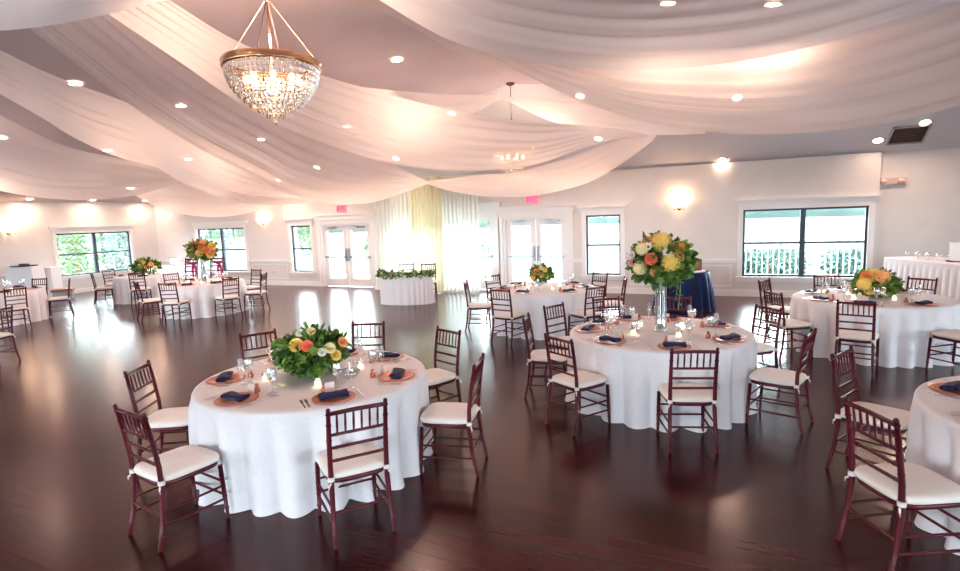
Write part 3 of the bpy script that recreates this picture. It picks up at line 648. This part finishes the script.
curtain('sheer_curtain', 412, 443, 13.70, 3.28, M['curtain_warm'], 'middle curtain panel tinted with warm light, between two sheer white ones', 2, 8)
curtain('sheer_curtain', 440, 479, 13.95, 3.25, M['curtain'], 'right sheer white curtain beside the glazed door', 3, 9)
x0, x1 = atb(374, 250, 13.8).x, atb(480, 250, 13.8).x
mb = MB(); mb.tube([(x0-.05,13.95,3.27),(x1+.05,13.95,3.27)], .02)
for x in (x0,x1): mb.box((x,14.2,3.12),(.04,.52,.04)); mb.tube([(x,13.95,3.12),(x,13.95,3.27)],.012)
tag(mb.build('curtain_rod', M['trim']), 'white rod carrying the curtains behind the sweetheart table', 'curtain rod')
# navy cocktail table
nc = atz(682, 271, .79); nc.z = 0; nc += room(0,-.1)
o = cloth_mesh(.52, .80, 91, 16, .05, flare=.10).build('tablecloth', M['navyvel'], None, nc); tag(o, 'navy blue velvet tablecloth over the small round table by wall', 'tablecloth')
mb = MB(); mb.lathe([(0,0),(.42,0),(.44,.004),(.42,.008),(0,.008)], 32); tag(mb.build('table_topper', M['cloth'], None, nc+Vector((0,0,.801))), 'round white topper on the navy blue table', 'table topper')
t = thing('picture_frame', 'small dark framed sign standing on the navy table', 'picture frame', Vector((nc.x,nc.y,.812))+room(.20,-.1), TH)
MB().box((0,0,.12), (.26,.02,.02)); mb = MB()
for z in (.01,.23): mb.box((0,0,z), (.28,.02,.02))
for x in (-.13,.13): mb.box((x,0,.12), (.02,.02,.22))
mb.build('frame', M['dark'], t); MB().box((0,.004,.12), (.25,.006,.21)).build('card', M['box'], t)
# navy chair top hidden handled by seats; buffet at right
p0 = atz(883, 257, 1.0); p1 = atz(962, 265, 1.0)
dv = (p1-p0); dv.z = 0; Ls = 3.2; dn = dv.normalized(); nr = Vector((-dn.y, dn.x, 0))
if nr.dot(room(1,0)) < 0: nr = -nr
def buffet_cloth(h, w, l, folds, seed):
    per = []; mbx = MB(); n = 400; W2, L2 = w/2, l/2; P = 2*(w+l)
    def pt(s, off):
        s = s % P
        if s < l: x, y, nx, ny = -L2+s, -W2, 0, -1
        elif s < l+w: x, y, nx, ny = L2, -W2+(s-l), 1, 0
        elif s < 2*l+w: x, y, nx, ny = L2-(s-l-w), W2, 0, 1
        else: x, y, nx, ny = -L2, W2-(s-2*l-w), -1, 0
        return x+nx*off, y+ny*off
    def fn(u, v):
        i = round(v*8); s = u*P
        if i == 0: x, y = pt(s, 0); return (x*.0, y*.0, h)
        if i == 1: x, y = pt(s, -.01); return (x, y, h)
        if i == 2: x, y = pt(s, .004); return (x, y, h-.015)
        if i == 3: x, y = pt(s, .004); return (x, y, h-.05)
        k = (i-3)/5; f = .5+.5*math.sin(s*folds*2*PI+.5*math.sin(s*2.3)); f = f**.6
        x, y = pt(s, .006+.03*f*(.35+.65*k)+.03*k); return (x, y, h-.05-(h-.053)*k)
    mbx.grid(fn, 900, 9, True, False); return mbx
o = buffet_cloth(1.0, .8, Ls, 6.5, 1).build('table_skirt', M['cloth'], None, Vector((p0.x,p0.y,0))+dn*Ls/2+nr*.43)
o.rotation_euler = (0,0,math.atan2(dn.y, dn.x)); tag(o, 'white pleated skirt over the long buffet at right', 'tablecloth')
bufc = o.location.copy()
bb = Vector((p0.x,p0.y,1.0))
for j in range(8):
    q = bb+dn*(.25+.13*j)+nr*(.30+.12*(j % 2)); o = bpy.data.objects.new('champagne_flute', PM['water_goblet']); COL.objects.link(o); o.location = q; o.name = 'buffet_glass'
    o.scale = (1,1,.55); tag(o, 'small clear glass in the row on the right buffet', 'glass', 'glasses lined up on the right buffet')
q = atz(950, 262, 1.0); t = thing('upright_box', 'white upright box on the right buffet at picture edge', 'box', q+nr*.22, math.atan2(dn.y,dn.x))
MB().box((0,0,.16), (.34,.22,.32)).build('box_body', M['white'], t); MB().box((0,0,.325), (.36,.24,.02)).build('lid', M['trim'], t)
q = bb+dn*1.35+nr*.35; mb = MB(); mb.lathe([(0,0),(.13,0),(.15,.02),(.14,.02),(0,.006)], 20); tag(mb.build('serving_tray', M['bronze'], None, q), 'dark round tray on right buffet beside glasses', 'tray')
# left buffet against the wall
lb = atz(19, 267, 1.08); lb.z = 0
o = buffet_cloth(1.08, .5, .82, 3.2, 2).build('table_skirt', M['cloth'], None, lb+room(0,.2)); o.rotation_euler = (0,0,TH); tag(o, 'tall white-clothed table by the left wall', 'tablecloth')
q = lb+room(0,.2)+Vector((0,0,1.08)); mb = MB(); mb.ball((0,0,.05), .09, 10, 6, (1,.8,.55)); mb.ball((.18,0,.05), .08, 10, 6, (1,.9,.6)); mb.ball((-.18,.02,.045), .09, 10, 6, (1,.9,.5)); mb.lathe([(0,0),(.34,0),(.36,.03),(0,.02)], 24)
tag(mb.build('serving_platter', M['dark'], None, q), 'dark platter heaped on the tall left white table', 'platter')
q = atz(41, 285, .8); q.z = 0
o = buffet_cloth(1.0, .4, .5, 3.2, 4).build('table_skirt', M['cloth'], None, lb+room(.30,.75)); o.rotation_euler = (0,0,TH); tag(o, 'second white-clothed stand right of the tall left table', 'tablecloth')
# brown box on floor by left wall
q = atz(64, 299, .0); t = thing('storage_box', 'low brown box on the floor under the left window', 'box', q, TH+.5); MB().box((0,0,.13), (.5,.4,.22)).build('body', M['grey'], t); MB().box((0,0,.29), (.56,.45,.08)).build('lid', M['box'], t)
# gift table near corner with laptop and grey box
q = atb(178, 270, 13.75); q.z = 0
o = buffet_cloth(.762, .6, 1.5, 3, 5).build('tablecloth', M['cloth'], None, q); tag(o, 'white cloth over the equipment table in back left corner', 'tablecloth')
t = thing('laptop', 'open laptop with bright screen on equipment table in back left corner', 'laptop', q+Vector((-.25,0,.765)), TH)
MB().box((0,0,.012), (.36,.26,.02)).build('base', M['grey'], t); MB().box((0,.14,.14), (.36,.015,.25)).build('screen_lid', M['dark'], t); MB().box((0,.130,.14), (.32,.004,.21)).build('screen', mat('screen', (.9,.9,.95), .3, emit=(.9,.93,1), es=.8), t)
t = thing('audio_mixer', 'grey slanted audio mixer beside the laptop in back left corner', 'mixer', q+Vector((.35,0,.765)), TH); mb = MB(); mb.add([(-.3,-.2,0),(.3,-.2,0),(.3,.2,0),(-.3,.2,0),(-.3,-.2,.05),(.3,-.2,.05),(.3,.2,.3),(-.3,.2,.3)], [(3,2,1,0),(0,1,5,4),(1,2,6,5),(2,3,7,6),(3,0,4,7),(4,5,6,7)]); mb.build('body', M['grey'], t)
for i in range(5): MB().tube([(-.2+.1*i,-.05,.14),(-.2+.1*i,-.065,.17)], .015).build('knob', M['dark'], t)
# tall chairs with magenta ribbons behind left bouquet
for px, lab in ((183,'left'),(209,'right')):
    q = atY(px, 260, 15.1); c_ = put_chair(Vector((q.x,q.y,0)), TH+PI*.9, lab+' tall mahogany chair with magenta ribbon behind left bouquet', 'ribboned chairs')
    c_.scale = (1.1,1.1,1.37)
    mb = MB()
    mb.tube([(-.19,-.27,.84),(0,-.30,.80),(.19,-.27,.84)], [.02,.03,.02]); mb.tube([(0,-.31,.82),(-.05,-.33,.65),(-.02,-.33,.5)], [.02,.03,.02]); mb.tube([(0,-.31,.82),(.06,-.33,.68),(.05,-.33,.52)], [.02,.03,.02]); mb.ball((0,-.32,.81), .04, 8, 6)
    mb.build('ribbon', M['magenta'], c_)
# ------------------------------------------------------------------ wall fixtures
def text_obj(body, size, m, parent, loc, rot):
    cu = bpy.data.curves.new('lettering', 'FONT'); cu.body = body; cu.size = size; cu.align_x = 'CENTER'; cu.align_y = 'CENTER'; cu.extrude = .004; cu.offset = .008
    cu.materials.append(m); o = bpy.data.objects.new('lettering', cu); COL.objects.link(o)
    dg = bpy.context.evaluated_depsgraph_get(); me = bpy.data.meshes.new_from_object(o.evaluated_get(dg)); me.materials.clear(); me.materials.append(m)
    bpy.data.objects.remove(o); q = bpy.data.objects.new('lettering', me); COL.objects.link(q); q.parent = parent; q.location = loc; q.rotation_euler = rot; return q
M['exitw'] = mat('exit_face', (.8,.25,.28), .4, emit=(1,.10,.14), es=.5)
for px, py, lab in ((342,208.5,'red lit EXIT sign above the left double doors'),(532.5,199.5,'red lit EXIT sign above the right double doors')):
    p = atb(px, py, BB); t = thing('exit_sign', lab, 'exit sign', (p.x, BB, p.z))
    MB().box((0,-.03,0), (.34,.055,.22)).build('housing', M['exitw'], t); text_obj('EXIT', .16, M['red'], t, (0,-.06,0), (PI/2,0,0))
p = atb(892, 181, BB2); t = thing('emergency_light', 'pinkish emergency light unit high on the right wall', 'emergency light', (p.x, BB2, p.z)); MB().box((0,-.04,0), (.50,.08,.13)).build('housing', mat('em', (.62,.42,.38), .5), t)
for x in (-.16,.14): mb = MB(); mb.ball((x,-.09,0), .05, 12, 8, (1.2,.6,.9)); mb.build('lamp', M['card'], t)
def sconce(p, n, label):
    t = thing('wall_sconce', label, 'wall light', p, math.atan2(n.y, n.x)+PI/2)      # local -y into the room
    mb = MB(); mb.lathe([(0,0),(.06,0),(.05,.02),(0,.03)], 16, mtx=Matrix.Rotation(PI/2, 4, 'X')); mb.build('backplate', M['brass'], t)
    for s in (-1, 1):
        MB().tube([(0,-.02,0),(s*.05,-.09,-.04),(s*.11,-.10,-.02),(s*.11,-.10,.03)], .008).build('arm', M['brass'], t)
        mb = MB(); mb.lathe([(0,.03),(.035,.03),(.05,.1),(.06,.17),(.055,.17),(.03,.04)], 14, (s*.11,-.10,0)); mb.build('shade', M['sconce'], t)
        mb = MB(); mb.ball((s*.11,-.10,-.04), .018, 8, 6); mb.build('finial', M['brass'], t)
    ld = bpy.data.lights.new('sconce_light', 'POINT'); ld.energy = 8; ld.color = (1,.60,.36); ld.shadow_soft_size = .06; lo = bpy.data.objects.new('sconce_light', ld); COL.objects.link(lo); lo.parent = t; lo.location = (0,-.17,.24)
for px, py, lab in ((679.5,208,'two-arm glowing wall sconce between the middle and right windows'),(263.5,224,'two-arm glowing sconce right of the left back window')):
    p = atb(px, py, BB); sconce(Vector((p.x, BB, p.z)), Vector((0,-1,0)), lab)
p = ata(9, 233, AL); sconce(Vector((AL, p.y, p.z)), Vector((1,0,0)), 'two-arm glowing sconce on the left wall')
p = atb(274, 272, BB); t = thing('wall_outlet', 'small white outlet under the left sconce', 'outlet', (p.x,BB,p.z)); MB().box((0,-.006,0), (.075,.01,.12)).build('plate', M['white'], t); MB().box((0,-.012,0), (.03,.004,.07)).build('socket', M['dark'], t)
p = atb(482.5, 247, BB+.02)
# ceiling vent, small ceiling devices
def ceil_frame(a, b):
    e_ = .05; n = Vector((ceil_z(a+e_, b)-ceil_z(a-e_, b), ceil_z(a, b+e_)-ceil_z(a, b-e_), -2*e_)).normalized(); return n
p = ceil_hit(908, 134.5); t = thing('ceiling_vent', 'dark square air vent in the right ceiling', 'vent', (p.x,p.y,p.z)); t.rotation_mode = 'QUATERNION'; t.rotation_quaternion = (-ceil_frame(p.x,p.y)).to_track_quat('Z','Y')
mb = MB()
for s in (-1,1): mb.box((s*.30,0,-.015), (.04,.64,.03)); mb.box((0,s*.30,-.015), (.56,.04,.03))
mb.build('vent_frame', M['grey'], t); MB().box((0,0,-.004), (.58,.58,.006)).build('backing', M['dark'], t)
for i in range(7): MB().box((0,-.24+.08*i,-.015), (.56,.02,.02), Matrix.Identity(4)).build('slat', M['bronze'], t)
for px, py, lab in ((124,201,'small white speaker at ceiling left of the corner'),(185,214,'small camera at ceiling above left back window'),(728,129,'small white detector on ceiling right of drape')):
    p = ceil_hit(px, py) if px > 700 else (ata(px, py, AL+.1) if px < 150 else atb(px, py, BB-.1)); t = thing('ceiling_speaker' if px < 200 else 'smoke_detector', lab, 'device', p)
    mb = MB(); mb.lathe([(0,.04),(.06,.04),(.07,.0),(.05,-.04),(0,-.045)], 16); mb.build('housing', M['white'], t); mb = MB(); mb.ball((0,0,-.045), .025, 8, 6); mb.build('sensor', M['dark'], t)
# recessed lights
LIGHTS = [(75,83),(181,105),(2,137),(108,150),(188,159),(130,188),(249,168),(261,139),(278,180),(317,167),(347,126),(397,59),(396,158),(452,113),(580,96),(598,138),(668,2),(773,3),(750,62),(737,97),(722,160),(878,140),(925,122)]
ring = MB(); ring.lathe([(.085,0),(.115,0),(.12,-.008),(.10,-.014),(.085,-.01)], 24); ring = ring.mesh('trim_ring', M['trim'])
lens = MB(); lens.lathe([(0,-.008),(.05,-.008),(.088,-.006)], 24); lens = lens.mesh('lens', M['lens'])
def downlight(p, label, energy=22, seen=True):
    p = Vector((p.x, p.y, ceil_z(p.x, p.y)-.012)); t = thing('recessed_light', label, 'ceiling light', p, 0, 'recessed ceiling lights')
    t.rotation_mode = 'QUATERNION'; t.rotation_quaternion = (-ceil_frame(p.x,p.y)).to_track_quat('Z','Y')
    for n, me in (('trim_ring', ring), ('lens', lens)): o = bpy.data.objects.new(n, me); COL.objects.link(o); o.parent = t
    ld = bpy.data.lights.new('downlight', 'AREA'); ld.shape = 'DISK'; ld.size = .16; ld.energy = energy; ld.color = (1,.68,.50)
    lo = bpy.data.objects.new('downlight', ld); COL.objects.link(lo); lo.parent = t; lo.location = (0,0,-.03)
def where(px, py):
    h = 'far left' if px < 120 else 'left' if px < 290 else 'centre left' if px < 430 else 'centre' if px < 620 else 'right' if px < 800 else 'far right'
    return h
names = ['glowing recessed light between the two upper left drapes','glowing recessed light seen through drape left of chandelier','glowing recessed light at the left picture edge','glowing recessed light at tip of dark left ceiling gap','glowing recessed light below the left drape crossing','faint recessed light above the left wall window','recessed light through drape below left of the large chandelier','recessed light directly below the large chandelier, through drape','recessed light low through drape near the left double doors','recessed light through drape above the left EXIT sign','recessed light through drape lower right of large chandelier','bare recessed light on open ceiling between the chandeliers','recessed light above the left curtain through drape','recessed light left of the small chandelier rod','recessed light right of the small chandelier rod','recessed light through drape right of the small chandelier','recessed light at the top edge, right of large chandelier','recessed light at the top edge, in the right drape','recessed light on hem of the white right drape','recessed light in the middle of right peach drape','recessed light above the right wall sconce','recessed light left of the ceiling vent','recessed light right above the ceiling vent']
for (px, py), n in zip(LIGHTS, names): downlight(ceil_hit(px, py), n, {878:3,722:6,750:3,737:9,668:12,773:12}.get(px,22))
for px, wy, nm in ((25,203,'leftmost recessed light washing the left wall'),(88,205,'recessed light washing the wall above left window'),(140,208,'recessed light washing the left wall near corner')):
    q = ata(px, 225, AL); downlight(Vector((AL+.45, q.y, 3)), nm, 13)
for a in (-16,-10,-4.3,1.5,7.5):  # unseen ceiling lamps added as fill
    for b in (-4, -.5): downlight(Vector((a,b,3)), 'added recessed fill light behind the camera', 12)
for a, b in ((9,5),(9,9),(6,4)): downlight(Vector((a,b,3)), 'added recessed fill light beyond right edge', 12)  # more added fill lamps, out of view at the right
# ------------------------------------------------------------------ chandeliers
def chandelier(c, label, power, rod):
    t = thing('crystal_chandelier', label, 'chandelier', c, 0); R = .445
    mb = MB(); mb.lathe([(R-.02,-.035),(R+.012,-.04),(R+.02,-.02),(R+.012,0),(R+.02,.02),(R+.005,.04),(R-.02,.035)], 48); mb.build('band', M['brass'], t)
    zt = ceil_z(c.x, c.y)-c.z-.01; zj = min(zt-.2, .62)
    for j in range(4):
        a = j*PI/2+.5; MB().tube([(R*.98*math.cos(a),R*.98*math.sin(a),.03),(0.01*math.cos(a),.01*math.sin(a),zj)], .005, 5).build('cable', M['bronze'], t)
    mb = MB(); mb.tube([(0,0,-.02),(0,0,zt)], .009, 8); mb.ball((0,0,zj), .03, 10, 6); mb.build('rod', M['bronze'], t)
    mb = MB(); mb.lathe([(0,zt),(.09,zt),(.08,zt-.03),(.02,zt-.06),(0,zt-.06)], 20); mb.build('canopy', M['bronze'], t)
    nt_ = 10
    for k in range(nt_):
        u = k/(nt_-1); r = R*math.cos(u*PI/2*.93)**.75*.98; z = -.05-u*.42; n = max(5, int(r*2*PI/.045)); mb = MB()
        for j in range(n):
            a = 2*PI*(j+.5*(k % 2))/n; x, y = r*math.cos(a), r*math.sin(a); h = .036; w = .013
            mb.add([(x,y,z+h),(x+w,y,z),(x,y+w,z),(x-w,y,z),(x,y-w,z),(x,y,z-h)], [(0,1,2),(0,2,3),(0,3,4),(0,4,1),(5,2,1),(5,3,2),(5,4,3),(5,1,4)])
            mb.ball((x,y,z+h+.008), .009, 5, 3)
        mb.lathe([(r-.004,z+.046),(r+.004,z+.046),(r+.004,z+.04),(r-.004,z+.04),(r-.004,z+.046)], 24)
        mb.build('crystal_tier', M['crystal'], t)
    mb = MB(); mb.ball((0,0,-.54), .022, 8, 6); mb.tube([(0,0,-.46),(0,0,-.53)], .004, 5); mb.build('pendant_drop', M['crystal'], t)
    for j in range(8):
        a = j*PI/4; mb = MB(); mb.ball((.24*math.cos(a),.24*math.sin(a),-.14), .028, 10, 6, (1,1,1.4)); mb.build('bulb', M['bulb'], t)
    for j in range(4):
        a = j*PI/2+.4; MB().tube([(0,0,-.2),(.24*math.cos(a),.24*math.sin(a),-.19),(.24*math.cos(a),.24*math.sin(a),-.16)], .007, 6).build('bulb_arm', M['brass'], t)
    ld = bpy.data.lights.new('chandelier_light', 'POINT'); ld.energy = power; ld.color = (1,.68,.48); ld.shadow_soft_size = .10; lo = bpy.data.objects.new('chandelier_light', ld); COL.objects.link(lo); lo.parent = t; lo.location = (0,0,.30)
    return t
chandelier(atY(272, 66, 5.6), 'large crystal basket chandelier hanging at upper left', 110, 0)
p = atY(515, 150, 11.85); chandelier(Vector((-4.3, p.y, p.z)), 'smaller-looking crystal chandelier veiled behind the centre drape', 18, 0)
# ------------------------------------------------------------------ ceiling drapes
def cr(P, u):
    n = len(P)-1; x = u*n; i = min(int(x), n-1); f = x-i
    p0 = P[i-1] if i > 0 else P[0]*2-P[1]; p1, p2 = P[i], P[i+1]; p3 = P[i+2] if i+2 <= n else P[n]*2-P[n-1]
    return .5*((2*p1)+(p2-p0)*f+(2*p0-5*p1+4*p2-p3)*f*f+(3*p1-p0-3*p2+p3)*f*f*f)
def drape(upper, lower, label, seed, pl=7, amp=.05, belly=.0, m='drape'):
    U = [atz(*q) for q in upper]; Lw = [atz(*q) for q in lower]; r_ = random.Random(seed); ph = [r_.uniform(0,6.28) for _ in range(6)]
    def fn(u, v):
        a, b = cr(U, u), cr(Lw, u); vv = v+.035*math.sin(u*4+ph[4])*math.sin(PI*v); p = a.lerp(b, vv); w = (b-a).length
        am = amp*.42*min(1, w/1.2)
        d = am*(.7*math.sin(2*PI*pl*.8*v+ph[0]+1.8*math.sin(u*2.5+ph[1])+1.2*math.sin(v*7+ph[5]))+.22*math.sin(2*PI*pl*1.9*v+ph[2]+u*3)*(.5+.5*math.sin(u*5+v*9))+.9*math.sin(2*PI*1.6*v+ph[3]+u*1.5))*min(1, 6*v, 6*(1-v)+.15)
        return p+Vector((0,0,d-belly*math.sin(PI*v)))
    mb = MB(); mb.grid(fn, 90, 110); o = mb.build('ceiling_drape', M[m]); tag(o, label, 'drape', 'sheer ceiling drapes'); return o
drape([(430,-120,4.45),(520,-75,4.2),(620,-50,4.05),(740,-55,4.0),(870,-90,4.05),(990,-160,4.2)],
      [(366,-8,4.40),(450,40,4.05),(530,61,3.85),(620,70,3.7),(700,66,3.65),(770,56,3.65),(860,34,3.75),(985,-4,4.0)], 'large white sheer drape sweeping over the upper right', 1, 7, .05, m='drape_cool')
drape([(440,20,4.45),(530,45,4.15),(620,52,3.95),(700,50,3.85),(790,44,3.85),(880,20,3.9),(985,-20,4.05)],
      [(458,36,4.42),(504,63,4.15),(566,95,3.75),(635,119,3.4),(690,129,3.2),(745,134,3.1),(800,133,3.08),(860,127,3.12),(910,118,3.2),(985,98,3.4)], 'peach sheer drape below the white one at upper right', 2, 7, .05)
drape([(506,97,4.55),(560,97,4.25),(615,97,4.05),(665,104,3.85),(715,118,3.6)],
      [(504,99,4.5),(550,121,4.0),(592,129,3.65),(654,135,3.4),(705,134,3.25)], 'short sheer drape running right from the small chandelier rod', 3, 5, .04)
drape([(500,95,4.55),(440,94,4.45),(400,91,4.35),(362,87,4.25),(310,80,4.15)],
      [(501,99,4.45),(472,114,4.15),(430,125,3.95),(380,135,3.8),(300,140,3.7)], 'short sheer drape running left from small chandelier rod', 4, 5, .04)
drape([(163,-4,4.35),(239,42,4.3),(322,75,4.15),(362,87,4.05),(425,104,3.9),(475,114,3.8),(533,122,3.65),(592,126,3.55),(655,134,3.42)],
      [(95,5,4.15),(180,62,3.85),(250,110,3.6),(300,134,3.42),(354,153,3.22),(400,165,3.08),(466,171,2.98),(530,166,3.05),(608,141,3.28),(656,137,3.38)], 'long sheer drape from upper left past the chandeliers to centre right', 5, 8, .06)
drape([(112,-4,4.4),(180,52,4.1),(250,97,3.85),(300,124,3.65),(350,146,3.42),(390,163,3.22),(428,182,3.02)],
      [(29,28,4.15),(77,64,3.98),(135,108,3.75),(200,149,3.35),(247,173,3.05),(285,193,2.78),(325,203,2.58),(362,204,2.54),(392,197,2.66),(427,184,2.98)], 'long sheer drape from upper left to the curtain top', 6, 7, .06)
drape([(-40,30,4.2),(0,50,4.12),(39,69,4.03),(73,83,3.97),(135,106,3.85),(200,138,3.62),(260,168,3.25),(320,195,2.8)],
      [(-40,72,3.9),(0,94,3.7),(39,116,3.5),(77,139,3.32),(118,157,3.15),(157,168,3.02),(185,184,2.82),(220,197,2.66),(255,204,2.56),(295,204,2.58),(325,201,2.64)], 'sheer drape crossing at left below the dark ceiling gap', 7, 6, .05)
drape([(-45,92,4.1),(0,115,3.85),(52,141,3.58),(83,151,3.46),(117,158,3.36),(150,166,3.28),(178,178,3.15)],
      [(-45,180,3.2),(0,191,2.92),(42,198,2.74),(83,200,2.68),(117,198,2.72),(146,193,2.85),(179,183,3.05)], 'lowest sheer swag at far left above the left wall window', 8, 6, .05)
drape([(132,190,3.05),(160,184,3.1),(190,183,3.0),(225,190,2.8),(260,196,2.7),(308,199,2.7)],
      [(134,195,2.95),(157,207,2.62),(187,215,2.42),(220,217,2.36),(255,212,2.44),(280,206,2.56),(309,201,2.66)], 'small sheer swag above the left back window', 9, 5, .03)
drape([(428,181,3.02),(470,176,2.98),(520,171,2.98),(570,157,3.1),(610,141,3.3),(648,134,3.42)],
      [(427,184,2.96),(450,191,2.76),(483,196,2.60),(520,197,2.56),(555,192,2.62),(592,181,2.78),(630,158,3.08),(655,139,3.36)], 'sheer swag between the curtain top and centre right, above EXIT', 10, 5, .04)
drape([(-60,-60,4.2),(0,-70,4.25),(80,-80,4.3),(150,-90,4.4),(230,-95,4.5)],
      [(-60,32,3.55),(0,31,3.6),(60,24,3.7),(118,12,3.85),(176,-2,4.05)], 'sheer white drape corner at the top left of the picture', 11, 5, .04, m='drape_cool')
# ------------------------------------------------------------------ light
w = bpy.data.worlds.new('world'); scn.world = w; w.use_nodes = True; bg = w.node_tree.nodes['Background']; bg.inputs[0].default_value = (.80,.93,1,1); bg.inputs[1].default_value = 20.0
def portal(x, y, z, sx, sy, rot):
    ld = bpy.data.lights.new('portal', 'AREA'); ld.shape = 'RECTANGLE'; ld.size = sx; ld.size_y = sy; ld.cycles.is_portal = True
    o = bpy.data.objects.new('portal', ld); COL.objects.link(o); o.location = (x,y,z); o.rotation_euler = rot
for x0, x1 in fill_wins: portal((x0+x1)/2, BF-.25, 1.52, x1-x0, 2.45, (PI/2,0,0))
for y0, y1 in [(BF+1.5,BF+5.5),(BF+8,BF+12)]: portal(AR+.25, (y0+y1)/2, 1.5, y1-y0, 2.2, (PI/2,0,PI/2))
for n, x0, x1 in wins: portal((x0+x1)/2, BB+.35, 1.27, x1-x0, 1.57, (-PI/2,0,0))
for n, x0, x1, h in drs: portal((x0+x1)/2, BB+.35, h/2, x1-x0, h, (-PI/2,0,0))
portal(AL-.25, (lw[0]+lw[1])/2, 1.35, lw[0]-lw[1], 1.45, (PI/2,0,-PI/2))
scn.view_settings.view_transform = 'Standard'; scn.view_settings.look = 'None'; scn.view_settings.gamma = 1; scn.view_settings.use_curve_mapping = False
scn.view_settings.exposure = 0.8
scn.cycles.max_bounces = 9; scn.cycles.diffuse_bounces = 4; scn.cycles.glossy_bounces = 3; scn.cycles.transparent_max_bounces = 16; scn.cycles.transmission_bounces = 4
scn.cycles.sample_clamp_indirect = 6; scn.cycles.use_denoising = True
